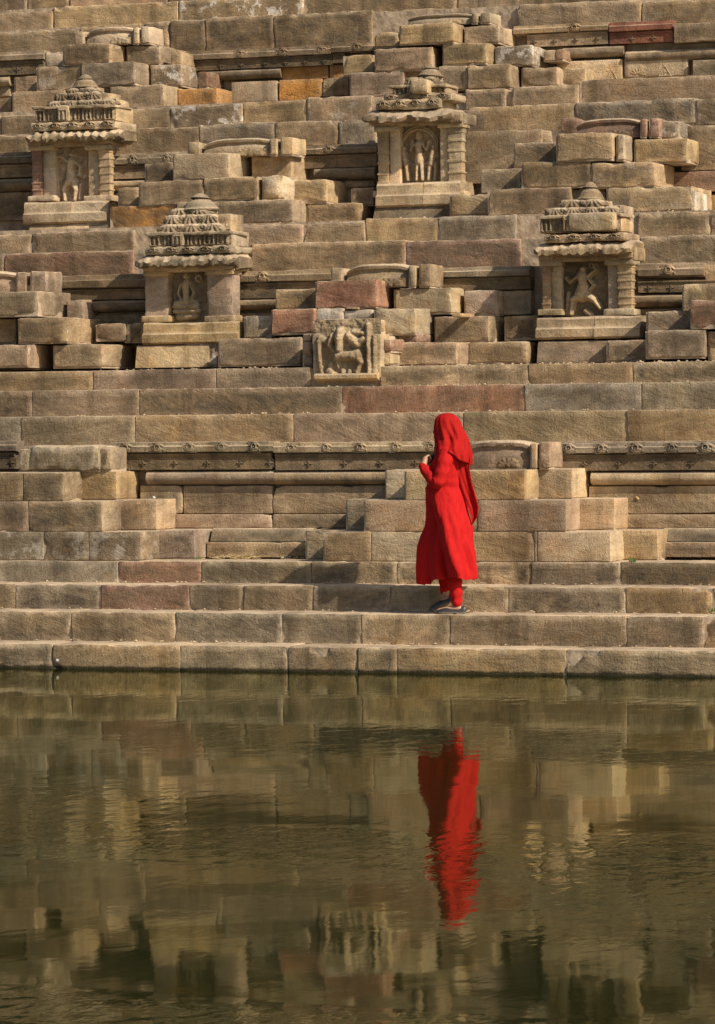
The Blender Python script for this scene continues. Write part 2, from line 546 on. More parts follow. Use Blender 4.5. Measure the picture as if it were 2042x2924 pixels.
def relief(w, h, shapes, nx=40, ny=50, rough=0.003, seed=0, base=-0.004, blur=0):
    """Carved relief: grid in X-Z facing -Y. shapes in units of the panel (0..1, y up); heights in metres."""
    gx, gy = np.meshgrid(np.linspace(0, 1, nx), np.linspace(0, 1, ny))
    H = np.full(gx.shape, base)
    asp = h / w
    for s in shapes:
        if s[0] == 'c':                      # capsule: x0,y0,x1,y1,r0,r1,height
            _, ax, ay, bx, by, ra, rb, hh = s
            px, py = gx - ax, (gy - ay) * asp
            vx, vy = bx - ax, (by - ay) * asp
            tt = np.clip((px * vx + py * vy) / (vx * vx + vy * vy + 1e-9), 0, 1)
            d = np.hypot(px - vx * tt, py - vy * tt)
            rr = ra + (rb - ra) * tt
            H = np.maximum(H, np.where(d < rr, hh * np.sqrt(np.clip(1 - (d / rr) ** 2, 0, 1)), base))
        elif s[0] == 'r':                    # ring: x,y,R,width,height
            _, ax, ay, RR_, ww, hh = s
            d = np.abs(np.hypot(gx - ax, (gy - ay) * asp) - RR_)
            H = np.maximum(H, np.where(d < ww, hh * np.sqrt(np.clip(1 - (d / ww) ** 2, 0, 1)), base))
        elif s[0] == 'b':                    # box: x0,y0,x1,y1,height
            _, ax, ay, bx, by, hh = s
            H = np.maximum(H, np.where((gx > ax) & (gx < bx) & (gy > ay) & (gy < by), hh, base))
        elif s[0] == 'lobe':                 # ribbed cushion: x,y,rx,ry,height,ribs
            _, ax, ay, rx, ry, hh, rb_ = s
            e = ((gx - ax) / rx) ** 2 + ((gy - ay) / ry) ** 2
            an = (gx - ax) / rx / np.maximum(.25, 1.15 - (gy - ay) / ry)
            H = np.maximum(H, np.where((e < 1) & (gy > ay - ry * .45), hh * np.sqrt(np.clip(1 - e, 0, 1)) * (1 + .16 * np.cos(an * rb_)), base))
        elif s[0] == 'hole':                 # x,y,rx,ry,depth
            _, ax, ay, rx, ry, hh = s
            e = ((gx - ax) / rx) ** 2 + ((gy - ay) / ry) ** 2
            H = np.where(e < 1, H - hh * np.sqrt(np.clip(1 - e, 0, 1)), H)
    for _ in range(blur):
        Hp = np.pad(H, 1, mode='edge')
        H = (Hp[:-2, 1:-1] + Hp[2:, 1:-1] + Hp[1:-1, :-2] + Hp[1:-1, 2:] + 2 * H) / 6
    vs = []
    so = Vector((seed * 2.3, seed * 1.1, seed * .7))
    for j in range(ny):
        for i in range(nx):
            x, z = (gx[j, i] - .5) * w, (gy[j, i] - .5) * h
            e = rough * (noise.noise(Vector((x * 22, 0, z * 22)) + so) + .5 * noise.noise(Vector((x * 60, 0, z * 60)) + so))
            vs.append((x, -(H[j, i] + e), z))
    fs = [(j * nx + i, j * nx + i + 1, (j + 1) * nx + i + 1, (j + 1) * nx + i) for j in range(ny - 1) for i in range(nx - 1)]
    return vs, fs


def add_relief(parent, name, cx, y, cz, w, h, shapes, k, nx=40, ny=50, rough=0.003, pat=None, me=None, blur=0, base=-0.004):
    if me is None:
        SEED[0] += 1
        vs, fs = relief(w, h, shapes, nx, ny, rough, SEED[0], base, blur)
        me = mesh(name, vs, fs)
    return put(name, me, STONE, parent, colour(k), PATI[k] if pat is None else pat, 0, (cx, y, cz))


# ================================================================== SETTING
# ---- water
vs = [(-70, -75, 0), (70, -75, 0), (70, 0.6, 0), (-70, 0.6, 0)]
w = put('water', mesh('water', vs, [(0, 1, 2, 3)]), WATER, smooth=False)
w['kind'] = 'structure'

# heights of the lowest courses
zS = [at(349, 1840, S[0]).z, at(349, 1747, S[1]).z, at(162, 1668, S[2]).z, at(218, 1601, S[3]).z]
zA5, zA6, zA7 = at(175, 1518, A0).z, at(175, 1431, A0).z, at(131, 1349, A0).z
zAc = at(900, 1262, AW - .125).z                # top of the first cornice
zR = [at(1029, 1179, RR[0]).z, at(855, 1105, RR[1]).z, at(131, 1060, RR[2]).z]
zBc = at(850, 768, BW - .125).z
zQ = [at(1000, 693, Q[0]).z, at(1000, 626, Q[1]).z]
zCc = at(930, 408, CW - .125).z
zT = [at(900, 346, T[0]).z, at(900, 280, T[1]).z]
zDc = at(880, 122, DW - .125).z
zU = [at(900, 40, U[0]).z, at(900, -20, U[1]).z, at(900, -80, U[2]).z]

# ---- the bank behind the stones: stepped rubble and mortar
b = 0.035
prof = [(b, -1.2), (b, zS[0] - .012), (S[1] + b, zS[0] - .012), (S[1] + b, zS[1] - .012), (S[2] + b, zS[1] - .012), (S[2] + b, zS[2] - .012),
        (S[3] + b, zS[2] - .012), (S[3] + b, zS[3] - .012), (AW + .06, zS[3] - .012), (AW + .06, zAc - .02),
        (RR[0] + b, zAc - .02), (RR[0] + b, zR[0] - .012), (RR[1] + b, zR[0] - .012), (RR[1] + b, zR[1] - .012), (RR[2] + b, zR[1] - .012),
        (RR[2] + b, zR[2] - .012), (BW + .06, zR[2] - .012), (BW + .06, zBc - .02), (Q[0] + b, zBc - .02), (Q[0] + b, zQ[0] - .012),
        (Q[1] + b, zQ[0] - .012), (Q[1] + b, zQ[1] - .012), (CW + .06, zQ[1] - .012), (CW + .06, zCc - .02), (T[0] + b, zCc - .02),
        (T[0] + b, zT[0] - .012), (T[1] + b, zT[0] - .012), (T[1] + b, zT[1] - .012), (DW + .06, zT[1] - .012), (DW + .06, zDc - .02),
        (U[0] + b, zDc - .02), (U[0] + b, zU[0] - .012), (U[1] + b, zU[0] - .012), (U[1] + b, zU[1] - .012), (U[2] + b, zU[1] - .012),
        (U[2] + b, zU[2] - .01), (16, zU[2] - .01), (16, -1.2)]
vs, fs = [], []
for x in (-13.0, 13.0):
    for p in prof: vs.append((x, p[0], p[1]))
m = len(prof)
for j in range(m):
    fs.append((j, j + m, (j + 1) % m + m, (j + 1) % m))
e = put('embankment', mesh('embankment', vs, fs), MORTAR, smooth=False)
e['kind'] = 'structure'

# ---- the four continuous steps at the water
st = thing('stone_steps', 'four long sandstone steps rising from the water to the lowest carved wall', 'steps')
kw = dict(amp=0.007, r=0.009, wear=1.7, tilt=.22, jit=.008, step=.045)
course(st, S[0], zS[0], -.35, [-420, -130, 151, 516, 822, 1020, 1134, 1616, 2180, 2480], list('tctctctctct'), name='stone_block', **dict(kw, r=.012), pat=.6)
course(st, S[1], zS[1], zS[0] - .015, [-500, -190, 205, 501, 804, 1033, 1286, 1790, 2012, 2460], list('ggbggtbdog'), **kw, pat=.95)
course(st, S[2], zS[2], zS[1] - .015, [-420, 44, 290, 540, 695, 894, 1115, 1452, 1787, 2034, 2440], list('dgrgbgggydkg'), **kw, pat=.9)
course(st, S[3], zS[3], zS[2] - .015, [-440, -60, 338, 574, 890, 1134, 1517, 1772, 2430], list('ggrggcgdb'), **kw, pat=.85)

# ------------------------------------------------------------------ carved wall builder
ROS = [('r', .5, .58, .16, .055, .018), ('c', .5, .52, .5, .52, .05, .05, .022),
       ('c', .24, .42, .40, .20, .06, .07, .016), ('c', .76, .42, .60, .20, .06, .07, .016), ('c', .40, .20, .60, .20, .07, .07, .016),
       ('c', .12, .62, .30, .80, .05, .06, .012), ('c', .88, .62, .70, .80, .05, .06, .012), ('c', .4, .95, .6, .95, .08, .08, .016),
       ('c', .06, .22, .12, .28, .05, .05, .012), ('c', .94, .22, .88, .28, .05, .05, .012)]
vs, fs = relief(.150, .098, [q_[:-1] + (q_[-1] * 1.5,) for q_ in ROS], 30, 22, .0012, 3)
ROSME = mesh('rosette', vs, fs)
DIA = [('c', .5, .62, .5, .92, .13, .02, .010), ('c', .5, .38, .5, .08, .13, .02, .010), ('c', .62, .5, .92, .5, .13, .02, .010), ('c', .38, .5, .08, .5, .13, .02, .010),
       ('r', .5, .5, .09, .05, .008)]
vs, fs = relief(.085, .075, DIA, 22, 20, .0008, 5)
DIAME = mesh('diamond_flower', vs, fs)


def carved_wall(label, W, segs):
    """segs: list of (kind, xl, xr, yt, yb, colour, extras) in source pixels"""
    root = thing('moulded_wall', label, 'wall', 'carved walls between the stair pyramids')
    for sgm in segs:
        kind, xl, xr, yt, yb, k = sgm[:6]
        if xl <= -300: xl = -700
        if xr >= 2200: xr = 2760
        ex = sgm[6] if len(sgm) > 6 else {}
        pj = {'cornice': .125, 'frieze': .088, 'torus': .105, 'slab': .045, 'band': .058, 'slope': .20, 'ledge': .24, 'block': .02}[kind] + ex.get('dp', 0)
        Yf = W - pj
        xm, ym = (xl + xr) / 2, (yt + yb) / 2
        x0, x1 = at(xl, ym, Yf).x + .002, at(xr, ym, Yf).x - .002
        zt, zb = at(xm, yt, Yf).z, at(xm, yb, Yf).z
        h = zt - zb
        er = ex.get('er', .004)
        Bk = W + .05
        if kind == 'cornice':
            p = [(Bk, zb), (Yf + .05, zb), (Yf + .045, zb + .06 * h), (Yf + .03, zb + .08 * h), (Yf, zb + .14 * h), (Yf, zb + .60 * h), (Yf + .015, zb + .70 * h), (Yf + .025, zb + .98 * h), (Yf + .04, zt), (Bk, zt)]
            o = moulding(root, 'cornice_block', x0, x1, p, k, er, pat=ex.get('pat'))
            for rx in ex.get('ros', []):
                q = at(rx, (yt + yb) / 2 + 1, Yf - .001)
                if er > .0045 and rng.random() < .15: continue
                rr = put('rosette', ROSME, STONE, o, None, loc=Vector((q.x, Yf + .006 + rng.uniform(0, .006), zb + .50 * h)) - o.location)
                rr.scale = (rng.uniform(.85, 1.12), rng.uniform(.55, 1.1), rng.uniform(.85, 1.1)); rr.rotation_euler = (0, R(rng.uniform(-5, 5)), 0)
                rr.color = o.color; rr['patina'] = o['patina'] * .6; rr['lichen'] = 0.0
        elif kind == 'frieze':
            p = [(Bk, zb), (Yf, zb), (Yf, zb + .78 * h), (Yf - .008, zb + .80 * h), (Yf - .008, zb + .88 * h), (Yf - .016, zb + .90 * h), (Yf - .016, zt), (Bk, zt)]
            o = moulding(root, 'frieze_block', x0, x1, p, k, er, pat=ex.get('pat'))
            for rx in ex.get('dia', []):
                q = at(rx, ym, Yf)
                rr = put('diamond_flower', DIAME, STONE, o, None, loc=Vector((q.x, Yf - .001, zb + .38 * h)) - o.location)
                rr.color = (.10, .075, .05, 1); rr['patina'] = 0.5; rr['lichen'] = 0.0  # near-black colour stands in for the shade of incised grooves
        elif kind == 'torus':
            rr = h / 2
            p = [(Bk, zb)] + list(arc(W - .01 + 0.0, (zt + zb) / 2, rr, 270, 90, 10, ry=pj)) + [(Bk, zt)]
            p = [(Bk, zb), (W - .02, zb)] + [(W - .02 - (pj - .02) * math.sin(R(a)), (zt + zb) / 2 - rr * math.cos(R(a))) for a in range(8, 180, 16)] + [(W - .02, zt), (Bk, zt)]
            moulding(root, 'roll_moulding', x0, x1, p, k, er, pat=ex.get('pat'), angle=50)
        elif kind == 'slope':
            p = [(Bk + .1, zb), (Yf, zb), (Yf + .004, zb + .12 * h), (Yf + .055, zt - .012), (Yf + .075, zt), (Bk + .1, zt)]
            moulding(root, 'base_moulding', x0, x1, p, k, er, pat=ex.get('pat'))
        else:
            stone(root, x0, x1, zb, zt, Yf, ex.get('depth', .3 + pj), k, name={'slab': 'wall_slab', 'band': 'wall_band', 'ledge': 'ledge_slab', 'block': 'stone_block'}[kind],
                  amp=.003, r=.008, gap=.002, pat=ex.get('pat'), lichen=ex.get('lichen', 0))
    return root


# ---- tier A wall
ra = [357, 448, 539, 631, 725]
rb = [830, 930, 1028, 1129, 1230]
segs = []
for (xl, xr, k, ros, dia) in ((-330, 47, 'g', [-40, -130], [33, -70]), (308, 780, 'g', ra, [408, 499, 592, 686, 770]), (780, 1345, 'c', rb + [1320], [881, 983, 1085, 1187, 1285]),
                              (1566, 2420, 'g', [1623, 1717, 1814, 1918, 2014, 2110, 2205], [1669, 1767, 1867, 1974, 2075, 2170])):
    segs.append(('cornice', xl, xr, 1262, 1294, k, dict(ros=ros, er=.003, pat=.45)))
    segs.append(('frieze', xl + 6, xr - 4, 1295, 1341, 'b', dict(dia=dia, er=.002)))
for (xl, xr, k) in ((415, 780, 'p'), (780, 1150, 't'), (1685, 2420, 'c')):
    segs.append(('torus', xl, xr, 1344, 1384, k, dict(er=.002, pat=.3)))
for (xl, xr, k) in ((400, 522, 'c'), (522, 778, 'p'), (778, 1120, 't'), (1680, 2420, 'c')):
    segs.append(('slab', xl, xr, 1386, 1467, k, dict(pat=.4)))
for (xl, xr, k) in ((500, 778, 'p'), (778, 1060, 't'), (1700, 2420, 't')):
    segs.append(('band', xl, xr, 1468, 1508, k, dict(pat=.45)))
for (xl, xr, k) in ((600, 890, 'g'), (1890, 2420, 'g')):
    segs.append(('slope', xl, xr, 1509, 1546, k, dict(er=.002)))
    segs.append(('ledge', xl - 10, xr, 1548, 1592, 'b', dict(depth=.5)))
carved_wall('lowest carved wall with flower cornice and roll moulding behind the woman', AW, segs)


# ------------------------------------------------------------------ capstones of the pyramids
def capstone(parent, xl, xr, yt, yb, Y, k, posts='both', lobes=True):
    xm, ym = (xl + xr) / 2, (yt + yb) / 2
    x0, x1 = at(xl, ym, Y).x, at(xr, ym, Y).x
    zt, zb = at(xm, yt, Y).z, at(xm, yb, Y).z
    W_, h = x1 - x0, zt - zb
    pw = W_ * .11
    bx0 = x0 + (pw * 1.25 if posts in ('both', 'left') else 0)
    bx1 = x1 - (pw * 1.6 if posts in ('both', 'right') else 0)
    # arched body with a raised rim
    n, nd = 22, 5
    SEED[0] += 1
    so = Vector((SEED[0] * 1.3, 0, 0))
    vs, fs = [], []
    prof = [(0.00, 0.0), (-.01, .30), (.015, .52), (.05, .66), (.045, .76), (.015, .80), (.01, .92), (.04, 1.0), (.14, 1.02), (.45, 1.0), (.45, 0)]
    for i in range(n + 1):
        t = i / n
        x = (bx0 + bx1) / 2 - W_ * 0 + (t - .5) * (bx1 - bx0)
        top = (1 - .30 * abs(2 * t - 1) ** 4)
        for (dy, f) in prof:
            p = Vector((x, Y + dy * .7 + .06 * abs(2 * t - 1) ** 2, zb + h * f * top))
            e = noise.noise(p * 11 + so) * .008 + noise.noise(p * 27 + so) * .004
            vs.append(Vector((x, p.y + e, p.z + e * .6)))
    m_ = len(prof)
    for i in range(n):
        for j in range(m_):
            a_, b_ = i * m_ + j, i * m_ + (j + 1) % m_
            fs.append((a_, a_ + m_, b_ + m_, b_))
    fs.append(tuple(range(m_))); fs.append(tuple(reversed([n * m_ + j for j in range(m_)])))
    c = Vector(((x0 + x1) / 2, Y, zb))
    me = mesh('capstone', [v - c for v in vs], fs)
    bm = bmesh.new(); bm.from_mesh(me); bmesh.ops.recalc_face_normals(bm, faces=bm.faces); bm.to_mesh(me); bm.free()
    o = put('capstone', me, STONE, parent, colour(k), PATI[k] * .8, 0, c, angle=50)
    if posts in ('both', 'left'):
        stone(parent, x0, x0 + pw, zb, zt - h * .12, Y + .02, .4, k, name='capstone_post', r=.010, amp=.010)
    if posts in ('both', 'right'):
        stone(parent, x1 - pw, x1, zb, zt - h * .05, Y + .0, .4, k, name='capstone_post', r=.010, amp=.010)
        stone(parent, x1 - pw * 1.9, x1 - pw * 1.3, zb, zt - h * .1, Y - .015, .4, k, name='capstone_post', r=.010, amp=.010)
        stone(parent, x1 - pw * 1.5, x1 - pw * .8, zb, zb + h * .35, Y + .04, .4, k, name='capstone_post', r=.010, amp=.010)
    # small lotus boss on the front
    add_relief(parent, 'lotus_boss', (bx0 + bx1) / 2 + W_ * .12, Y - .004, zb + h * .2, W_ * .3, h * .36,
               [('c', .5, .3, .5, .3, .10, .10, .016)] + [('c', .5 + .16 * math.cos(R(a)), .22 + .3 * math.sin(R(a)), .5 + .34 * math.cos(R(a)), .22 + .62 * math.sin(R(a)), .06, .07, .012) for a in range(0, 181, 30)],
               k, 26, 16, .002)
    return o


def pyramid(label):
    return thing('stair_pyramid', label, 'stair pyramid', 'small stone stair pyramids set against the bank')


def row3(p, Y, zt, zb, seams, cols, **kw):
    course(p, Y, zt, zb, seams, cols, **dict(dict(amp=.005, r=.006, wear=1.3), **kw))


# ---- tier A pyramids
p = pyramid('lowest stair pyramid cut by the left edge, yellow block in its middle course')
row3(p, A0, zA5, zS[3] + .002, [-430, -150, 125, 253, 402], list('kkkd'), lichen=.3)
row3(p, A0 + .004, zA6, zA5 + .002, [-420, 82, 292], list('pby'))
row3(p, A0 + .008, zA7, zA6 + .002, [-420, 66, 181], list('bdb'))
for (Yp, zt, zb, xa, xb, k) in ((A1, zA5, zS[3], 395, 557, 'p'), (A1, zA6, zA5, 285, 448, 't'), (A1, zA7, zA6, 172, 334, 'y')):
    row3(p, Yp, zt, zb + .002, [xa, xb], [k], depth=.56, pat=.55)
q0, q1 = at(52, 1308, A1 - .05), at(314, 1308, A1 - .05)
zc0, zc1 = at(180, 1344, A1 - .05).z, at(180, 1272, A1 - .05).z
stone(p, q0.x, q0.x + .13, zc0, zc1 - .03, A1 - .04, .4, 'g', name='capstone_post', r=.025, amp=.012, step=.03)
stone(p, q0.x + .10, q1.x - .10, zc0, zc1, A1 - .06, .45, 'g', name='capstone', r=.045, amp=.014, step=.03, pat=.9)
stone(p, q1.x - .13, q1.x, zc0, zc1 - .02, A1 - .03, .4, 'g', name='capstone_post', r=.03, amp=.012, step=.03, pat=.95)
p = pyramid('lowest stair pyramid directly behind the woman in red, cream side faces in the sun')
row3(p, A0, zA5, zS[3] + .002, [925, 1060, 1300, 1525, 1534, 1744], list('dctglt'), pat=.35)
row3(p, A0 + .004, zA6, zA5 + .002, [1041, 1364, 1617], list('pp'), pat=.35)
row3(p, A0 + .008, zA7, zA6 + .002, [1157, 1330, 1499], list('yy'), pat=.45)
for (zt, zb, xl, xr, x2, x3, k) in ((zA5, zS[3], 874, 990, 1735, 1879, 'y'), (zA6, zA5, 990, 1100, 1605, 1755, 'p'), (zA7, zA6, 1102, 1220, 1490, 1635, 'c')):
    row3(p, A1, zt, zb + .002, [xl, xr], ['c'], depth=.56, pat=.35)
    row3(p, A1, zt, zb + .002, [x2, x3], [k], depth=.56, pat=.3)
capstone(p, 1318, 1570, 1258, 1338, A1 - .05, 'p', posts='right')

# ---- rows above tier A
st = thing('stone_steps', 'three long smooth sandstone courses above the lowest cornice, the widest bare band', 'steps')
kw = dict(amp=.0045, r=.006, wear=1.4)
course(st, RR[0], zR[0], zAc - .03, [-420, 60, 385, 838, 1323, 1791, 2420], list('ggbpyy'), **kw)
course(st, RR[1], zR[1], zR[0] - .02, [-400, 92, 397, 976, 1499, 1832, 2420], list('bbdrgg'), **kw)
course(st, RR[2], zR[2], zR[1] - .02, [-420, 267, 617, 886], list('bpt'), **kw)
course(st, RR[2], zR[2], zR[1] - .02, [1086, 1510, 1807, 2420], list('tbg'), **kw)

# ================================================================== TIER B
RK = dict(amp=.011, r=.012, tilt=.45, jit=.008, step=.04, wear=1.6, depth=.82)
p = pyramid('stair pyramid at left edge level with the carved panel, pink capstone')
block(p, 4, -420, 185, 1155, 1300, B0 - .17, 'p', **RK)
block(p, 4, 350, 668, 1150, 1302, B0 + .06, 'b', **RK)
block(p, 4, -460, -190, 975, 1140, B0 + .02, 't', **RK)
block(p, 4, -180, 108, 980, 1142, B0 + .30, 'y', **RK)
block(p, 4, 120, 440, 975, 1140, B0, 'b', **RK)
block(p, 4, 628, 815, 1015, 1125, B1 + .12, 'd', **RK)
block(p, 4, 817, 850, 1020, 1135, B1 + .15, 'g', name='filler_stone', **RK)
block(p, 4, 856, 945, 1010, 1135, B1 + .2, 'd', **RK)
block(p, 4, -440, 250, 812, 968, B0 + .06, 'b', **RK)
block(p, 4, 440, 545, 860, 985, B1 + .2, 'p', **RK)
block(p, 4, -30, 250, 1290, 1325, B0 + .1, 'p', name='filler_stone', amp=.01, r=.015)
capstone(p, -260, 131, 774, 838, B1 - .05, 'p', posts='right')

p = pyramid('broken stair pyramid with two red blocks and white wedge stones over the carved panel')
block(p, 5, -130, 415, 1110, 1288, B0 + .02, 'b', **RK)
block(p, 5, -345, -135, 1135, 1295, B1, 'g', lichen=.6, **RK)
block(p, 5, 975, 1435, 1142, 1285, B0, 'p', **RK)
block(p, 5, 1510, 1890, 1138, 1272, B0 + .32, 't', **RK)
block(p, 5, 40, 222, 962, 1106, B1, 'g', lichen=.3, **RK)
block(p, 5, 222, 505, 917, 1082, B0 + .03, 's', **RK)
block(p, 5, 512, 690, 916, 1000, B0 + .06, 'w', name='wedge_stone', **dict(RK, tilt=2))
block(p, 5, 697, 886, 922, 986, B0 + .06, 'w', name='wedge_stone', **dict(RK, tilt=2))
block(p, 5, 892, 1165, 916, 1086, B0, 'c', **RK)
block(p, 5, 1288, 1641, 970, 1138, B0 + .40, 't', **RK)
block(p, 5, 1745, 1960, 968, 1118, B1 + .2, 'b', **RK)
block(p, 5, 247, 507, 790, 918, B1 - .1, 'd', **RK)
block(p, 5, 507, 905, 735, 912, B0 + .1, 's', pat=.2, **RK)
block(p, 5, 1022, 1392, 780, 950, B0 + .42, 'c', **RK)
block(p, 5, 1480, 1700, 800, 960, B1 + .25, 'p', **RK)
for (a, b_, c_, d_, k) in ((420, 476, 1085, 1130, 'p'), (424, 482, 1132, 1222, 'p'), (424, 482, 1225, 1300, 'p'), (850, 890, 1000, 1072, 'o'), (930, 1002, 1115, 1200, 'r'),
                           (930, 985, 1202, 1282, 'c'), (1036, 1176, 1082, 1140, 'r'), (700, 780, 900, 925, 'p'), (1390, 1450, 945, 975, 'o'), (1130, 1185, 1130, 1158, 't')):
    block(p, 5, a, b_, c_, d_, 3.56 if (a < 430 or 845 < a < 1010) else B0 + .05, k, name='filler_stone', amp=.009, r=.014, tilt=3, gap=.002)
# (stones packed against the panel stand forward with it)
capstone(p, 944, 1230, 753, 821, B1 - .05, 't', posts='both')

p = pyramid('tumbled stair pyramid at the right edge, dark gap under its lowest block')
block(p, 6, 1392, 1900, 755, 930, B0 + .25, 'y', pat=.8, **RK)
block(p, 6, 1446, 1950, 860, 1040, B0, 'r', pat=.7, **RK)
block(p, 6, 1156, 1442, 930, 1062, B1 - .15, 'b', **RK)
block(p, 6, 1152, 1530, 1056, 1238, B0 - .02, 'p', pat=.8, **dict(RK, tilt=1.5))
block(p, 6, 896, 1150, 1120, 1258, B1 - .15, 'b', **RK)
block(p, 6, 1562, 1950, 1148, 1255, B0 + .08, 'l', **RK)
block(p, 6, 1562, 1950, 1060, 1142, B0 + .05, 'p', name='filler_stone', **RK)

segs = [
    # left of the first niche
    ('cornice', 131, 418, 785, 826, 'b', dict(er=.014, pat=.7)), ('frieze', 160, 420, 827, 856, 'd', dict(er=.006)),
    ('torus', 205, 420, 856, 892, 'd', dict(er=.008)), ('block', 238, 420, 898, 925, 'd', dict()),
    # between niche and middle pyramid
    ('cornice', 664, 960, 772, 806, 't', dict(er=.010, ros=[748], pat=.5)), ('frieze', 668, 960, 807, 850, 'd', dict(er=.004)),
    ('torus', 668, 800, 852, 884, 't', dict(er=.006)), ('block', 668, 800, 893, 912, 'b', dict()),
    # between middle pyramid and second niche
    ('cornice', 1225, 1512, 762, 793, 'g', dict(er=.006, pat=.6)), ('frieze', 1225, 1515, 794, 828, 'd', dict(er=.003)),
    ('block', 1340, 1518, 830, 900, 't', dict(dp=.04)),
    # right of the second niche
    ('cornice', 1820, 2010, 752, 792, 't', dict(er=.010, ros=[1908], pat=.4)), ('frieze', 1822, 2200, 793, 826, 't', dict(er=.004, dia=[1852, 1915, 1978])),
    ('torus', 1808, 2200, 830, 867, 'b', dict(er=.006)), ('block', 1808, 2200, 873, 905, 'b', dict()),
    ('block', 2012, 2300, 748, 792, 't', dict(dp=.06)),
    ('slope', 385, 592, 985, 1049, 'l', dict(er=.005, dp=.36, pat=.3)), ('slope', 1532, 1735, 973, 1036, 'p', dict(er=.004, dp=.36)),
    ('block', 1465, 1540, 905, 970, 'b', dict(dp=.1)),
]
wB = carved_wall('middle carved wall broken by two roofed niches, beside the red blocks', BW, segs)
# drain hole in the plain block left of the second niche: a dark plate, the slot's shade painted in
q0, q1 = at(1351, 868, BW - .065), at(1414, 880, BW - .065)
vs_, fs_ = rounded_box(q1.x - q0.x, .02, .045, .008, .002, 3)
hole = put('painted_mortise', mesh('painted_mortise', vs_, fs_), plain('painted_hollow_shade', (.02, .016, .012), .95, .1), wB, loc=((q0.x + q1.x) / 2, BW - .055, (q0.z + q1.z) / 2))

# ---- rows above tier B
st = thing('stone_steps', 'two rough courses above the middle carved wall, one long red-brown block', 'steps')
kw = dict(amp=.010, r=.012, jit=.01, tilt=.3, step=.04, wear=1.5)
for (c, xl, xr, yt, yb, Y, k) in (
        (4, -420, 25, 580, 720, Q[0], 'b'), (4, 28, 872, 548, 705, Q[0], 'r'), (5, -230, 30, 515, 680, Q[0] + .1, 'b'), (5, 82, 1095, 482, 668, Q[0], 't'), (5, 1098, 1850, 468, 640, Q[0], 'r'),
        (6, 1112, 1700, 440, 608, Q[0], 'g'), (6, 1700, 2000, 440, 605, Q[0], 'b'), (6, 330, 470, 470, 620, Q[0] + .08, 'p'),
        (4, -400, 208, 445, 575, Q[1], 'b'), (4, 214, 882, 415, 570, Q[1], 'd'), (4, 885, 1010, 405, 560, Q[1] + .05, 't'),
        (5, 18, 428, 372, 515, Q[1], 'p'), (5, 430, 833, 356, 498, Q[1], 't'), (5, 836, 1305, 322, 482, Q[1], 'y'), (5, 1310, 1816, 312, 468, Q[1], 'g'),
        (6, 305, 480, 300, 440, Q[1] + .06, 'd'), (6, 1098, 1570, 287, 442, Q[1], 't'), (6, 1574, 2000, 290, 440, Q[1], 'd')):
    block(st, c, xl, xr, yt, yb, Y, k, ext=.05, **kw)

# ================================================================== TIER C
p = pyramid('stair pyramid left of the tall upper niche, pale rounded end stone in its middle course')
block(p, 4, 565, 718, 292, 412, C1, 'g', **RK)
block(p, 4, 722, 1155, 247, 402, C0 + .02, 'O', pat=.75, **RK)
block(p, 5, -400, 358, 212, 362, C0, 'b', **RK)
block(p, 5, 452, 788, 232, 358, C0 + .38, 'b', **RK)
block(p, 4, 772, 905, 125, 242, C1 - .1, 'b', **RK)
block(p, 4, 908, 1335, 80, 236, C0, 'b', **RK)
block(p, 5, -220, 128, 55, 205, C0, 'b', **RK)
block(p, 5, 292, 583, 76, 226, C0 + .36, 't', **RK)
block(p, 5, 742, 888, 125, 242, C1 + .2, 'd', **RK)
block(p, 1, 950, 1130, 1062, 1205, C1 - .1, 'b', **RK)
block(p, 1, 1132, 1498, 1000, 1168, C0, 't', **RK)
block(p, 2, 92, 350, 1022, 1182, C0 + .46, 't', **RK)
capstone(p, 535, 836, 394, 446, C1 - .1, 'c', posts='both')
block(p, 5, 150, 296, 48, 208, C0 + .03, 'c', r=.05, amp=.020, step=.03, wear=2.0, pat=.4, name='worn_end_stone')

p = pyramid('stair pyramid right of the tall upper niche, dark red capstone and bright white lichen end')
block(p, 5, 1386, 1631, 172, 306, C0 + .2, 'g', **RK)
block(p, 6, 118, 655, 132, 302, C0, 'b', **RK)
block(p, 6, 660, 890, 135, 300, C0 + .12, 'b', **RK)
block(p, 6, 897, 1452, 120, 282, C0, 't', lichen=.12, **RK)
block(p, 6, 1430, 1475, 150, 282, C0 + .01, 'w', name='filler_stone', r=.02, amp=.01, lichen=1)
block(p, 6, 76, 338, 4, 155, C0 + .22, 'g', **RK)
block(p, 6, 340, 790, -40, 124, C0 + .02, 'b', **RK)
block(p, 6, 792, 1208, -40, 122, C0 + .02, 't', lichen=.15, **RK)
block(p, 3, 290, 562, 930, 1092, C1 - .12, 'b', **RK)
block(p, 3, 565, 930, 870, 1046, C0, 't', **RK)
block(p, 3, 960, 1010, 880, 1046, C0 + .1, 'c', **RK)
block(p, 3, 1076, 1420, 905, 1060, C0 + .38, 'y', pat=.75, **RK)
capstone(p, 1640, 1882, 337, 394, C1 - .05, 'r', posts='right')
block(p, 3, 1242, 1370, 795, 900, C1 + .1, 'g', lichen=.6, **RK)

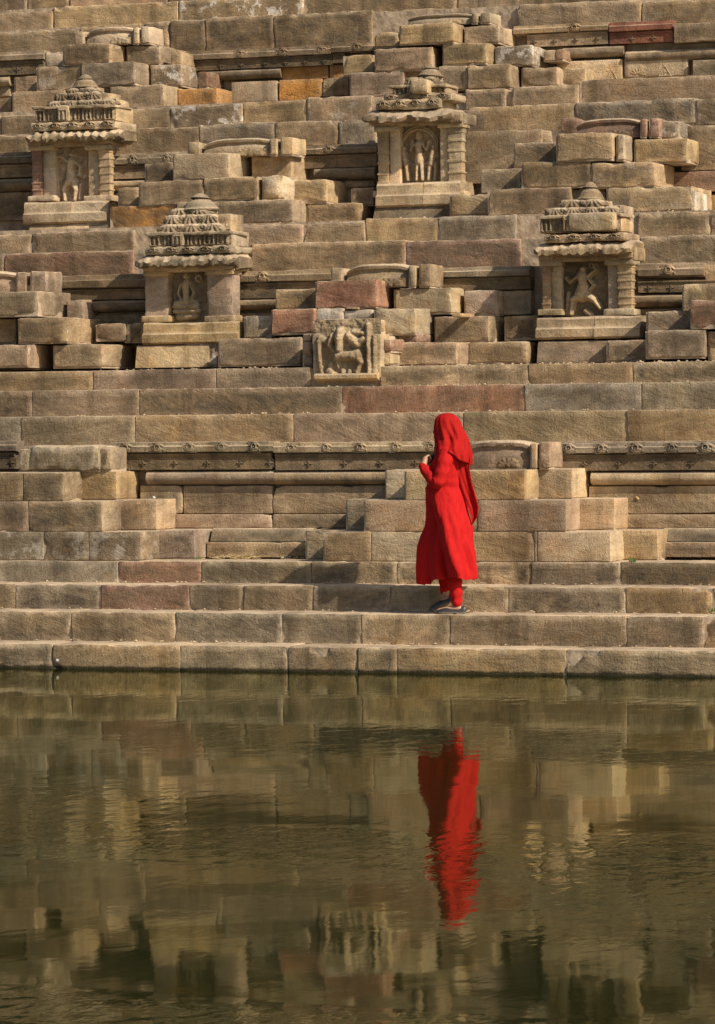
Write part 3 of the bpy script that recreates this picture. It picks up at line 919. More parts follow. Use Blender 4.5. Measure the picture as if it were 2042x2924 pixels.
segs = [
    ('cornice', -300, 90, 446, 482, 'd', dict(er=.006)), ('frieze', -300, 92, 483, 518, 'd', dict(er=.003)), ('torus', -300, 92, 520, 556, 'd', dict(er=.004)),
    ('block', -300, 95, 560, 640, 'd', dict()),
    ('cornice', 308, 545, 440, 470, 'c', dict(er=.006, ros=[378, 475], pat=.3)), ('frieze', 312, 545, 471, 508, 't', dict(er=.004)),
    ('torus', 306, 410, 512, 542, 'c', dict(er=.006)), ('block', 306, 340, 550, 575, 'c', dict()),
    ('cornice', 838, 1076, 412, 442, 'b', dict(er=.010, ros=[938], pat=.8)), ('frieze', 860, 1076, 443, 478, 'd', dict(er=.004)),
    ('torus', 895, 1070, 476, 512, 'g', dict(er=.008)), ('block', 985, 1070, 516, 535, 'd', dict()),
    ('block', 1325, 1548, 372, 522, 't', dict(dp=.05, lichen=0.0)),
    ('block', 1944, 2300, 345, 475, 't', dict(dp=.05)),
    ('block', 1900, 2300, 478, 538, 'r', dict(dp=.10)), ('block', 2008, 2300, 545, 605, 'o', dict(dp=.08)),
    ('slope', 80, 250, 637, 666, 'l', dict(er=.004, dp=.34)), ('slope', 1065, 1290, 584, 628, 'g', dict(er=.004, dp=.34)),
    ('block', 1545, 1640, 372, 410, 'l', dict(dp=.0)), ('block', 1600, 1648, 337, 400, 'r', dict(dp=.05)),
]
carved_wall('upper carved wall broken by the two highest roofed niches', CW, segs)

# ---- rows above tier C
st = thing('stone_steps', 'two rough courses over the upper carved wall, white lichen patch near their left', 'steps')
kw = dict(amp=.013, r=.013, jit=.012, tilt=.4, step=.04, wear=1.5)
for (c, xl, xr, yt, yb, Y, k, li) in (
        (1, -420, 192, 888, 1022, T[0], 'b', 0), (1, 755, 1296, 832, 982, T[0], 'b', 0), (1, 1304, 1790, 808, 915, T[0], 'g', 0), (2, 238, 655, 786, 918, T[0], 'b', 0), (2, 662, 905, 778, 918, T[0], 'g', 0),
        (2, 1470, 1630, 715, 838, T[0], 'b', 0), (3, -20, 680, 690, 838, T[0], 't', 0), (3, 688, 1472, 650, 780, T[0], 'g', .1), (3, 1480, 1950, 636, 775, T[0], 'b', 0),
        (1, -420, 5, 760, 880, T[1], 'b', 0), (1, 10, 400, 750, 880, T[1], 'b', 0), (1, 800, 1112, 706, 850, T[1], 'c', 0), (1, 1118, 1588, 690, 825, T[1], 't', .9), (2, 30, 447, 656, 805, T[1], 't', 0), (2, 450, 870, 630, 780, T[1], 't', .2),
        (2, 872, 950, 615, 705, T[1] + .1, 'r', 0), (2, 1486, 1750, 585, 705, T[1], 't', 0), (3, 275, 712, 560, 695, T[1], 'b', 0), (3, 722, 1950, 500, 658, T[1], 'p', 0)):
    block(st, c, xl, xr, yt, yb, Y, k, ext=.06, lichen=li, **kw)

# ================================================================== TIER D
p = pyramid('uppermost left stair pyramid topped by a ribbed lotus capstone')
block(p, 1, -420, 75, 650, 765, D0 + .1, 'b', **RK)
block(p, 1, 80, 420, 590, 748, D0, 't', **RK)
block(p, 1, 420, 720, 560, 705, D0 + .1, 'p', **RK)
block(p, 1, 722, 1078, 558, 705, D0, 't', **RK)
block(p, 1, 1165, 1420, 575, 692, D0 + .36, 'O', pat=.55, **RK)
block(p, 1, 535, 885, 410, 556, D0, 't', **RK)
block(p, 1, 987, 1188, 425, 562, D0 + .38, 'b', lichen=.8, **RK)
block(p, 1, 240, 527, 432, 588, D0 + .02, 't', lichen=.25, **RK)
block(p, 1, 94, 236, 500, 640, D1 - .1, 'b', **RK)
block(p, 1, 410, 716, 285, 416, D0, 'b', **RK)
block(p, 1, 830, 1045, 295, 424, D0 + .38, 'b', **RK)
block(p, 1, 1122, 1192, 335, 424, D1, 't', **RK)
block(p, 1, 296, 408, 336, 436, D1 - .1, 'c', **RK)
block(p, 1, 1300, 1352, 465, 565, D1, 'r', name='filler_stone', **RK)
capstone(p, 212, 428, 76, 128, D1 - .1, 'l', posts='both')
p = pyramid('uppermost stair pyramid over the tall niche finial, curved pale capstone')
block(p, 2, 732, 1086, 470, 622, D0, 'p', **RK)
block(p, 2, 1090, 1300, 455, 600, D0 + .1, 't', **RK)
block(p, 2, 1302, 1500, 430, 585, D0 + .03, 't', **RK)
block(p, 2, 1502, 1780, 418, 578, D0, 't', **RK)
block(p, 3, 340, 572, 440, 560, D0 + .30, 't', **RK)
block(p, 3, 600, 760, 450, 555, D1 + .1, 't', **RK)
block(p, 2, 895, 1270, 308, 458, D0, 'p', **RK)
block(p, 2, 690, 886, 355, 492, D1 - .1, 'y', **RK)
block(p, 2, 1340, 1625, 280, 418, D0 + .05, 'y', pat=.7, **RK)
block(p, 3, 165, 410, 298, 428, D0 + .30, 'g', lichen=.7, **RK)
block(p, 2, 895, 1052, 205, 306, D1, 'y', **RK)
block(p, 2, 1056, 1412, 150, 282, D0 + .02, 'y', pat=.5, **RK)
block(p, 2, 1480, 1706, 165, 282, D0 + .30, 't', **RK)
capstone(p, 1158, 1400, 38, 70, D1 - .1, 'c', posts='right')
block(p, 3, 485, 560, 325, 395, D1 + .1, 't', **RK)
block(p, 3, 562, 612, 320, 390, D1 + .1, 'r', name='filler_stone', **RK)

segs = [
    ('cornice', -300, 125, 162, 190, 't', dict(er=.005, ros=[92], pat=.4)), ('frieze', -300, 125, 191, 228, 'd', dict(er=.003, dia=[50])), ('torus', -300, 26, 231, 260, 'c', dict(er=.004)),
    ('block', -300, 30, 262, 290, 't', dict()),
    ('cornice', 520, 945, 138, 166, 'b', dict(er=.005, ros=[560, 685, 805, 915], pat=.45)), ('cornice', 945, 1070, 122, 150, 't', dict(er=.005, ros=[1017])),
    ('frieze', 530, 950, 166, 194, 'd', dict(er=.002, dia=[630, 690, 755, 815, 870, 925])), ('frieze', 950, 985, 152, 180, 't', dict()),
    ('torus', 590, 800, 196, 226, 't', dict(er=.004)), ('block', 805, 938, 190, 226, 'O', dict(pat=.2)), ('block', 940, 982, 184, 224, 'O', dict(pat=.4)),
    ('block', 660, 792, 232, 292, 'l', dict(dp=.06)), ('block', 796, 918, 226, 286, 'O', dict(dp=.06, pat=.15)), ('block', 920, 996, 222, 275, 'y', dict(dp=.06, pat=.7)),
    ('cornice', 1465, 1736, 68, 94, 't', dict(er=.005, ros=[1518, 1640], pat=.3)), ('frieze', 1505, 1736, 95, 130, 't', dict(dia=[1525, 1583, 1643, 1703], pat=.4)),
    ('cornice', 1738, 1920, 60, 90, 'R', dict(er=.010)), ('frieze', 1740, 1922, 91, 122, 'R', dict(pat=.35, dia=[1805, 1865])),
    ('block', 1923, 2320, 48, 104, 'b', dict(dp=.12)), ('torus', 1605, 1780, 130, 164, 't', dict(er=.006)), ('torus', 1784, 2320, 124, 158, 't', dict(er=.004)),
    ('block', 1590, 1778, 172, 230, 'l', dict(dp=.05)), ('block', 1782, 1965, 164, 218, 'l', dict(dp=.05)), ('block', 1976, 2320, 155, 212, 'g', dict(dp=.1)),
]
wD = carved_wall('topmost carved wall with an orange stone bay and one dark red cornice length', DW, segs)
TRI = [('c', .1, .05, .5, .95, .05, .05, .014), ('c', .9, .05, .5, .95, .05, .05, .014), ('c', .1, .06, .9, .06, .05, .05, .014), ('c', .3, .2, .5, .6, .05, .05, .010), ('c', .7, .2, .5, .6, .05, .05, .010), ('c', .5, .15, .5, .4, .07, .05, .012)]
FLW = [('c', .5 + .12 * math.cos(R(a)), .3 + .12 * math.sin(R(a)), .5 + .42 * math.cos(R(a)), .3 + .55 * math.sin(R(a)), .04, .07, .014) for a in range(0, 181, 26)]
for (px, py, W_, H_, sh, k) in ((727, 278, .15, .10, TRI, 'l'), (836, 268, .18, .11, FLW, 'O'), (905, 262, .12, .10, FLW, 'O'), (945, 250, .2, .1, FLW, 'y'), (1747, 214, .15, .13, TRI, 'l'), (1822, 208, .18, .1, FLW, 'l'), (1898, 202, .17, .12, TRI, 'l')):
    q = at(px, py, DW - .07)
    add_relief(wD, 'leaf_carving', q.x, DW - .066, q.z, W_, H_, sh, k, 26, 22, .002)

# ---- rows above tier D
st = thing('stone_steps', 'topmost rough courses along the upper edge of the picture', 'steps')
kw = dict(amp=.016, r=.014, jit=.012, tilt=.45, step=.04, wear=1.5)
for (c, xl, xr, yt, yb, Y, k, li) in (
        (1, -420, 520, 205, 372, U[0], 'b', 0), (1, 520, 945, 165, 320, U[0], 'b', 0), (1, 948, 1106, 140, 300, U[0], 'b', 0), (1, 1114, 1340, 128, 312, U[0], 'd', 0), (1, 1345, 1788, 108, 300, U[0], 'b', 0),
        (2, 235, 878, 80, 275, U[0], 'd', 0), (2, 888, 1500, 60, 200, U[0] + .06, 'y', 0), (2, 1502, 1826, 45, 190, U[0] + .05, 'y', 0), (3, 312, 1116, 10, 142, U[0] - .02, 'b', 0), (3, 1122, 1950, -10, 112, U[0], 'b', .08),
        (1, -420, 345, 85, 225, U[1], 't', 0), (1, 350, 1165, 25, 190, U[1], 'y', 0), (1, 1170, 1980, -20, 128, U[1], 't', .7), (2, 428, 1430, -60, 75, U[1], 'b', 0), (2, 1434, 1850, -60, 55, U[1], 't', 0), (3, 290, 1000, -90, 20, U[1], 'b', 0), (3, 1000, 1950, -110, 10, U[1], 't', 0),
        (1, -420, 180, -20, 100, U[2], 'b', 0), (1, 186, 450, -40, 80, U[2], 'b', 0), (1, 456, 1100, -60, 70, U[2], 'p', 0), (1, 1104, 1900, -110, 30, U[2], 'b', 0), (2, 350, 1400, -180, -30, U[2], 'b', 0), (3, -140, 900, -190, -60, U[2], 'b', 0), (3, 900, 1950, -210, -80, U[2], 'b', 0)):
    block(st, c, xl, xr, yt, yb, Y, k, ext=.07, lichen=li, **kw)


# ---- mortar beds of the pyramids and courses, one part for each
for nm_, bx_ in FILL.items():
    vs, fs = [], []
    for (xa, xb, ya, yb, za, zb) in bx_:
        o_ = len(vs)
        vs += [(xa, ya, za), (xb, ya, za), (xb, yb, za), (xa, yb, za), (xa, ya, zb), (xb, ya, zb), (xb, yb, zb), (xa, yb, zb)]
        fs += [tuple(o_ + i for i in f) for f in ((0, 3, 2, 1), (4, 5, 6, 7), (0, 1, 5, 4), (1, 2, 6, 5), (2, 3, 7, 6), (3, 0, 4, 7))]
    put('mortar_bed', mesh('mortar_bed', vs, fs), MORTAR, bpy.data.objects[nm_], smooth=False)['kind'] = 'stuff'


# ================================================================== NICHES
def bell_mesh(n=28, ribs=14):
    prof = [(1.0, 0.0), (1.02, .10), (.92, .17), (.86, .30), (.74, .52), (.56, .72), (.36, .86), (.34, .90), (.26, .97), (.0, 1.0)]
    vs, fs = [], []
    for (r_, z_) in prof:
        for i in range(n):
            a = 2 * math.pi * i / n
            rib = 1 + (.05 if (i % 2) else -.05) * (1 if .12 < z_ < .88 else 0)
            vs.append((r_ * rib * math.cos(a), r_ * rib * math.sin(a), z_))
    for j in range(len(prof) - 1):
        for i in range(n):
            fs.append((j * n + i, j * n + (i + 1) % n, (j + 1) * n + (i + 1) % n, (j + 1) * n + i))
    return mesh('ribbed_bell', vs, fs)


BELL = bell_mesh()


def bell(parent, name, x, y, z, r_, h, k, pat=.7):
    o = put(name, BELL, STONE, parent, colour(k), pat, 0, (x, y, z), angle=60)
    o.scale = (r_, r_, h)
    o.rotation_euler = (R(rng.uniform(-4, 4)), R(rng.uniform(-4, 4)), rng.uniform(0, 6))
    return o


def column_mesh(w, h, seed, worn=0.004, d=None):
    """square carved colonnette: base, rings, shaft, capital"""
    d = d or w
    levels = [(0, .50), (.06, .50), (.065, .46), (.10, .46), (.105, .40), (.17, .42), (.18, .475), (.205, .475), (.21, .41), (.30, .42), (.31, .47), (.335, .47), (.34, .40), (.46, .41), (.47, .465), (.50, .465), (.505, .41),
              (.60, .42), (.61, .465), (.64, .465), (.645, .41), (.74, .43), (.75, .48), (.78, .48), (.785, .44), (.86, .45), (.87, .49), (.93, .50), (1.0, .52)]
    vs, fs = [], []
    n = 12
    so = Vector((seed * 1.9, seed * .7, 0))
    for (z_, f) in levels:
        for i in range(n):
            a = 2 * math.pi * (i + .5) / n
            ca, sa = math.cos(a), math.sin(a)
            s = 1 / max(abs(ca), abs(sa)) ** .75
            p = Vector((ca * s * f * w, sa * s * f * d, z_ * h))
            e = noise.noise(p * 16 + so) * worn + noise.noise(p * 40 + so) * worn * .5
            vs.append(p + Vector((ca, sa, 0)) * e)
    for j in range(len(levels) - 1):
        for i in range(n):
            fs.append((j * n + i, j * n + (i + 1) % n, (j + 1) * n + (i + 1) % n, (j + 1) * n + i))
    fs.append(tuple(range(n - 1, -1, -1)))
    fs.append(tuple((len(levels) - 1) * n + i for i in range(n)))
    return mesh('pillar', vs, fs)


def eave_mesh(w, d, h, seed, scal=11, amp=.006):
    """sloping stone eave with a scalloped lip, back edge against the wall. origin: centre of the front lip"""
    n = 64
    so = Vector((seed * 2.7, seed, 0))
    prof = [(0.0, -.04), (0.0, .28), (.10, .62), (.30, .92), (.52, 1.0), (1.0, 1.0), (1.0, -.30), (.42, -.30), (.38, -.12), (.12, -.10)]
    vs, fs = [], []
    for i in range(n + 1):
        t = i / n
        x = (t - .5) * w
        for (fy, fz) in prof:
            edge = min(t, 1 - t)
            inset = 0
            z = fz * h
            y = fy * d
            if fy < .35 and fz > -.05:
                ph = math.sin(t * scal * 2 * math.pi)
                z += amp * ph * (1 - fy * 2)
                y += amp * .6 * (1 - abs(ph)) * (1 - fy * 2)
            p = Vector((x, y, z))
            e = noise.noise(p * 5 + so) * .040 + noise.noise(p * 11 + so) * .036 + noise.noise(p * 25 + so) * .016
            # ends roll upward and back
            up = max(0, 1 - edge / .08) ** 2
            p += Vector((0, e + up * .05 * (1 - fy), e * .7 + (up * .02 if fz < .5 else -up * .3 * h)))
            vs.append(p)
    m_ = len(prof)
    for i in range(n):
        for j in range(m_):
            a_, b_ = i * m_ + j, i * m_ + (j + 1) % m_
            fs.append((a_, a_ + m_, b_ + m_, b_))
    fs.append(tuple(range(m_))); fs.append(tuple(reversed([n * m_ + j for j in range(m_)])))
    me = mesh('eave', vs, fs)
    bm = bmesh.new(); bm.from_mesh(me); bmesh.ops.recalc_face_normals(bm, faces=bm.faces); bm.to_mesh(me); bm.free()
    return me


def niche(label, Yp, roof, eave, pilL, pilR, opening, sill, figure, tiers, fin, kc='l', kr='g', jambs=(.45, .45), sills=1, kp=('c', 'c'), gable=None, scallop=.006, ret=.15):
    """All boxes are (xl, xr, yt, yb) in source pixels on the pillar plane Yp."""
    xm = (eave[0] + eave[1]) / 2
    W0 = at(xm, (sill[2] + sill[3]) / 2, Yp)
    root = thing('niche_shrine', label, 'niche', 'roofed niches with carved figures')

    def box(b_, Y):
        ym, xc = (b_[2] + b_[3]) / 2, (b_[0] + b_[1]) / 2
        return at(b_[0], ym, Y).x, at(b_[1], ym, Y).x, at(xc, b_[3], Y).z, at(xc, b_[2], Y).z
    # sill
    x0, x1, z0, z1 = box(sill, Yp - .10)
    x1 -= ret * .45
    cut = [x0 + (x1 - x0) * i / sills for i in range(sills + 1)]
    if sills == 2: cut[1] = x0 + (x1 - x0) * .56
    for i in range(sills):
        zm = z0 + (z1 - z0) * .5
        p = [(Yp + .4, z0), (Yp - .08, z0), (Yp - .105, z0 + .02), (Yp - .10, zm - .012), (Yp - .075, zm), (Yp - .06, zm + .02), (Yp - .065, z1 - .03), (Yp - .04, z1 - .005), (Yp + .4, z1)]
        moulding(root, 'sill', cut[i] + .002, cut[i + 1] - .002, p, kc, .010, pat=.25, angle=50)
    # back panel
    x0, x1, z0, z1 = box(opening, Yp + .15)
    stone(root, x0 - .08, x1 + .08, z0 - .04, z1 + .06, Yp + .15, .15, 't', name='back_panel', amp=.003, r=.006, gap=0, pat=.5)
    add_relief(root, 'figure_relief', (x0 + x1) / 2, Yp + .147, (z0 + z1) / 2, (x1 - x0) * 1.02, (z1 - z0) * 1.0, [f_[:-1] + (f_[-1] * 1.35,) for f_ in figure], 'c', 90, 110, .004, pat=.2, blur=1)
    # pillars: carved colonnette plus plain jamb
    for side, (b_, jf, k) in enumerate(((pilL, jambs[0], kp[0]), (pilR, jambs[1], kp[1]))):
        x0, x1, z0, z1 = box(b_, Yp)
        w_ = x1 - x0
        SEED[0] += 1
        if jf < 0:          # worn plain post
            stone(root, x0, x1, z0, z1, Yp, .22, k, name='pillar', amp=.012, r=.022, gap=.001, pat=.3, step=.04)
            continue
        cw = w_ * (1 - jf)
        cx = x0 + cw / 2 if side == 0 else x1 - cw / 2
        me = column_mesh(cw * .98, z1 - z0, SEED[0], .006)
        put('pillar', me, STONE, root, colour(k), .3, 0, (cx, Yp + cw / 2, z0), angle=35)
        jx0, jx1 = (x0 + cw * .92, x1) if side == 0 else (x0, x1 - cw * .92)
        stone(root, jx0, jx1, z0, z1, Yp + .05, .22, kc, name='jamb', amp=.003, r=.008, gap=.0, pat=.25)
    for b_ in (pilL, pilR):
        x0, x1, z0, z1 = box(b_, Yp)
        stone(root, x0 - .025, x1 + .02, z0 - .012, z0 + .05, Yp - .035, .25, kc, name='pillar_base', amp=.008, r=.012, gap=0, pat=.3, step=.03)
        stone(root, x0 - .012, x1 + .012, z1 - .045, z1 + .006, Yp - .02, .25, kc, name='pillar_capital', amp=.008, r=.012, gap=0, pat=.35, step=.03)
    # lintel under the eave
    xa, xb = at(pilL[0], eave[3], Yp).x, at(pilR[1], eave[3], Yp).x
    zl1, zl0 = at(xm, eave[3] - 2, Yp).z, at(xm, (pilL[2] + pilR[2]) / 2, Yp).z
    if zl1 - zl0 > .02:
        stone(root, xa - .02, xb + .02, zl0 - .006, zl1 + .03, Yp - .015, .4, 't', name='lintel', amp=.006, r=.012, gap=0, pat=.5)
        for bx in (xa + .06, xb - .06):
            stone(root, bx - .07, bx + .07, zl0 + .004, zl1 + .03, Yp - .06, .2, 't', name='bracket', amp=.010, r=.02, gap=0)
    # eave
    Ye = Yp - .20
    x0, x1, z0, z1 = box(eave, Ye)
    x1 -= ret
    SEED[0] += 1
    put('eave', eave_mesh(x1 - x0, .55, z1 - z0 + .018, SEED[0], amp=scallop), STONE, root, colour(kr), .7, 0, ((x0 + x1) / 2, Ye, z0 - .012), angle=45)
    # stepped roof
    nT = len(tiers)
    for i, (xl, xr, yt, yb, kind) in enumerate(tiers):
        Yt = Ye + .07 + .075 * i
        x0, x1, z0, z1 = box((xl, xr, yt, yb), Yt)
        x1 -= ret * .85
        dep = max(.12, Yp + .42 - Yt)
        if kind == 'slab':
            stone(root, x0, x1, z0 - .01, z1, Yt, dep, kr, name='roof_slab', amp=.022, r=.016, gap=0, pat=.8, step=.03, wear=2.2, tilt=1.0)
            nb = max(2, int((x1 - x0) / .16))
            for j in range(nb):
                xx = x0 + (x1 - x0) * (j + .5) / nb
                add_relief(root, 'arch_ornament', xx, Yt + .004, (z0 + z1) / 2, .13, (z1 - z0) * .95, ROS, kr, pat=.5, me=ROSME).scale = (1, 1.2, (z1 - z0) / .10)
        elif kind == 'frieze':
            wF, hF = x1 - x0, z1 - z0
            stone(root, x0, x1, z0 - .01, z1, Yt + .012, dep, kr, name='roof_slab', amp=.006, r=.008, gap=0, pat=.6)
            sh = []
            nb = max(3, int(wF / .12))
            for j in range(nb):
                u0_, u1_ = j / nb, (j + 1) / nb
                um, du = (u0_ + u1_) / 2 + rng.uniform(-.1, .1) / nb, 1 / nb
                deep = .034 if j % 2 == 0 else .022
                sh += [('b', um - .40 * du, .04, um - .27 * du, .96, deep), ('b', um + .27 * du, .04, um + .40 * du, .96, deep), ('b', um - .42 * du, .84, um + .42 * du, 1.0, deep * 1.15), ('b', um - .42 * du, .0, um + .42 * du, .12, deep),
                       ('c', um, .70, um, .68, .07 * du * 1.6, .09 * du, .03), ('c', um, .55, um, .2, .10 * du * 1.4, .13 * du, .028), ('c', um - .16 * du, .3, um - .14 * du, .62, .05 * du, .05 * du, .02)]
            add_relief(root, 'roof_frieze', (x0 + x1) / 2, Yt + .010, (z0 + z1) / 2, wF, hF, sh, kr, 150, 24, .010, pat=.7, blur=1)
            stone(root, x0 - .025, x1 + .02, z1 - .006, z1 + .024, Yt - .045, dep, kr, name='roof_slab', amp=.018, r=.010, gap=0, step=.03, wear=2.2, tilt=.8, pat=.7)
            # projecting little shrine front
            stone(root, x0 + wF * .30, x0 + wF * .44, z0, z1 + .02, Yt - .055, .2, kr, name='roof_dormer', amp=.008, r=.010, gap=0, step=.03)
            add_relief(root, 'dormer_carving', x0 + wF * .37, Yt - .056, (z0 + z1) / 2, wF * .11, hF * .85, [('b', 0, 0, .14, 1, .014), ('b', .86, 0, 1, 1, .014), ('b', 0, .85, 1, 1, .014), ('c', .5, .68, .5, .66, .14, .14, .018), ('c', .5, .5, .5, .15, .2, .26, .016)], kr, 20, 22, .002)
        elif kind == 'bells':
            h, wT = z1 - z0, x1 - x0
            stone(root, x0 + .015, x1 - .015, z0 - .01, z1 + .01, Yt + .05, dep, kr, name='roof_slab', amp=.022, r=.016, gap=0, pat=.8, step=.03, wear=2.2, tilt=1.2)
            nb = max(2, int(round(wT / .20)))
            sh = []
            for j in range(nb):
                uc = (j + .5) / nb + rng.uniform(-.06, .06) / nb
                rx_ = .56 / nb * rng.uniform(.9, 1.15)
                sh += [('lobe', uc, .36, rx_, .66, .075 * rng.uniform(.8, 1.15), 17), ('b', uc - rx_ * 1.02, .06, uc + rx_ * 1.02, .26, .062), ('b', uc - rx_ * .9, .0, uc + rx_ * .9, .06, .045)]
                if j < nb - 1: sh.append(('lobe', (j + 1) / nb, .70, .24 / nb, .28, .05, 11))
            add_relief(root, 'roof_lobes', (x0 + x1) / 2, Yt + .058, (z0 + z1) / 2 + h * .06, wT, h * 1.25, sh, kr, 36 * nb, 30, .012, pat=.75, blur=2)
            for sg in (-1, 1):
                bell(root, 'roof_bell', (x0 + x1) / 2 + sg * (wT / 2 - .05), Yt + .12, z0 + h * .45, .07, h * .75, kr)
    # back slab that ties the roof into the bank
    xl, xr, yt, yb, _ = tiers[0]
    x0, x1, z0, z1 = box((tiers[-1][0] + 6, tiers[0][1] - 40, tiers[-1][2] + 6, tiers[0][3]), Yp + .16)
    stone(root, x0, x1, z0, z1 - .03, Yp + .17, .35, 't', name='roof_core', amp=.006, r=.012, gap=0)
    if gable:
        x0, x1, z0, z1 = box(gable, Ye + .05)
        stone(root, x0, x1, z0, z1, Ye + .06, .35, kc, name='roof_gable', amp=.012, r=.03, gap=0, pat=.3, step=.035)
    # finial
    Yf = Ye + .10 + .075 * nT
    x0, x1, z0, z1 = box(fin, Yf)
    rr = (x1 - x0) / 2
    stone(root, (x0 + x1) / 2 - rr * .75, (x0 + x1) / 2 + rr * .75, z0 - .06, z0 + .012, Yf - .02, .2, kr, name='finial_neck', amp=.004, r=.012, gap=0)
    bell(root, 'finial', (x0 + x1) / 2, Yf + .06, z0, rr, (z1 - z0) * .80, kr, .3)
    bell(root, 'finial_knob', (x0 + x1) / 2, Yf + .06, z0 + (z1 - z0) * .70, rr * .52, (z1 - z0) * .32, kr, .3)
    return root


def cz(c, *b_):   # crop box -> source box
    return (sx(c, b_[0]), sx(c, b_[1]), sy(c, b_[2]), sy(c, b_[3]))


def ct(c, xl, xr, yt, yb, kind):
    return cz(c, xl, xr, yt, yb) + (kind,)


SEATED = [('c', .52, .90, .52, .88, .075, .08, .07), ('c', .52, .97, .52, .97, .04, .03, .06), ('c', .52, .74, .52, .50, .12, .08, .075), ('c', .52, .50, .52, .40, .09, .13, .07),
          ('c', .40, .74, .33, .55, .045, .04, .06), ('c', .33, .55, .40, .44, .04, .035, .06), ('c', .64, .74, .72, .56, .045, .04, .06), ('c', .72, .56, .64, .44, .04, .035, .06),
          ('c', .22, .30, .80, .30, .085, .085, .065), ('c', .25, .36, .52, .40, .07, .09, .065), ('c', .79, .36, .52, .40, .07, .09, .065),
          ('c', .22, .20, .85, .20, .06, .06, .06), ('c', .30, .10, .75, .10, .09, .09, .05), ('r', .84, .84, .07, .035, .05), ('c', .84, .84, .84, .84, .03, .03, .045), ('c', .20, .55, .20, .2, .03, .04, .02)]
DANCER = [('c', .52, .86, .52, .86, .075, .075, .065), ('c', .50, .74, .52, .56, .13, .09, .07), ('c', .52, .52, .48, .40, .14, .16, .07), ('c', .62, .72, .80, .84, .05, .04, .055), ('c', .80, .84, .72, .97, .04, .03, .05),
          ('c', .40, .72, .24, .62, .05, .045, .055), ('c', .24, .62, .16, .70, .04, .04, .05), ('c', .62, .70, .74, .56, .04, .035, .05), ('c', .74, .56, .66, .48, .035, .03, .05),
          ('c', .44, .38, .30, .30, .10, .07, .065), ('c', .30, .30, .26, .05, .06, .05, .05), ('c', .58, .38, .74, .30, .10, .07, .065), ('c', .74, .30, .88, .14, .06, .045, .055),
          ('c', .20, .42, .16, .05, .05, .06, .025), ('c', .55, .1, .68, .02, .05, .05, .03), ('r', .72, .93, .06, .025, .03)]
RAISED = [('c', .60, .84, .60, .84, .07, .075, .06), ('c', .58, .72, .56, .52, .12, .10, .065), ('c', .56, .46, .54, .38, .14, .13, .065), ('c', .68, .72, .86, .62, .05, .04, .05), ('c', .86, .62, .84, .46, .04, .04, .05),
          ('c', .48, .72, .30, .82, .05, .04, .055), ('c', .30, .82, .12, .80, .045, .05, .05), ('c', .12, .80, .16, .68, .06, .05, .045), ('c', .48, .36, .36, .22, .10, .07, .055), ('c', .36, .22, .40, .03, .06, .05, .05),
          ('c', .64, .36, .72, .20, .10, .07, .055), ('c', .72, .20, .68, .03, .06, .05, .05), ('c', .15, .45, .2, .1, .06, .07, .03), ('c', .85, .3, .82, .05, .05, .06, .03)]
THREE = [('c', .52, .78, .52, .78, .07, .06, .06), ('c', .52, .88, .52, .84, .035, .05, .055), ('c', .52, .66, .54, .52, .10, .08, .065), ('c', .54, .48, .54, .36, .11, .12, .065), ('c', .50, .32, .48, .05, .06, .045, .055), ('c', .60, .32, .62, .05, .06, .045, .055),
         ('c', .42, .68, .34, .56, .035, .03, .05), ('c', .34, .56, .38, .74, .03, .03, .045), ('c', .62, .68, .72, .56, .035, .03, .05), ('c', .72, .56, .78, .72, .03, .03, .045),
         ('c', .16, .60, .16, .60, .055, .05, .05), ('c', .16, .52, .22, .32, .075, .08, .05), ('c', .22, .32, .26, .05, .06, .05, .045), ('c', .10, .5, .08, .36, .03, .03, .04),
         ('c', .88, .62, .88, .62, .055, .05, .05), ('c', .88, .54, .82, .32, .08, .08, .055), ('c', .80, .32, .76, .05, .06, .05, .045), ('c', .94, .32, .92, .05, .05, .04, .045), ('r', .52, .62, .42, .03, .022), ('r', .52, .62, .48, .02, .018)]

niche('roofed niche holding a seated figure, left of the red blocks, tall ribbed finial on top', BW - .42,
      None, cz(4, 872, 1612, 552, 622), cz(4, 945, 1098, 678, 1000), cz(4, 1352, 1522, 668, 998), cz(4, 1098, 1352, 672, 1005), cz(4, 928, 1600, 1003, 1150), SEATED,
      [ct(4, 945, 1600, 512, 552, 'slab'), ct(4, 975, 1590, 432, 505, 'frieze'), ct(4, 1020, 1545, 372, 432, 'bells'), ct(4, 1062, 1500, 312, 378, 'bells'), ct(4, 1110, 1440, 268, 318, 'bells')],
      cz(4, 1180, 1410, 165, 275), kc='y', kr='g', jambs=(-1, -1), kp=('p', 'p'))
niche('roofed niche holding a dancing figure, right of the red blocks, blank patch in its roof', BW - .42,
      None, cz(6, 405, 1140, 478, 548), cz(6, 465, 590, 608, 955), cz(6, 892, 1066, 602, 955), cz(6, 590, 892, 612, 968), cz(6, 428, 1158, 965, 1116), DANCER,
      [ct(6, 480, 1100, 430, 472, 'slab'), ct(6, 458, 1072, 320, 412, 'frieze'), ct(6, 478, 1060, 262, 320, 'bells'), ct(6, 580, 960, 212, 268, 'bells')],
      cz(6, 684, 868, 90, 215), kc='c', kr='t', jambs=(.48, .35), sills=2, kp=('p', 'l'), gable=cz(6, 640, 950, 290, 412))
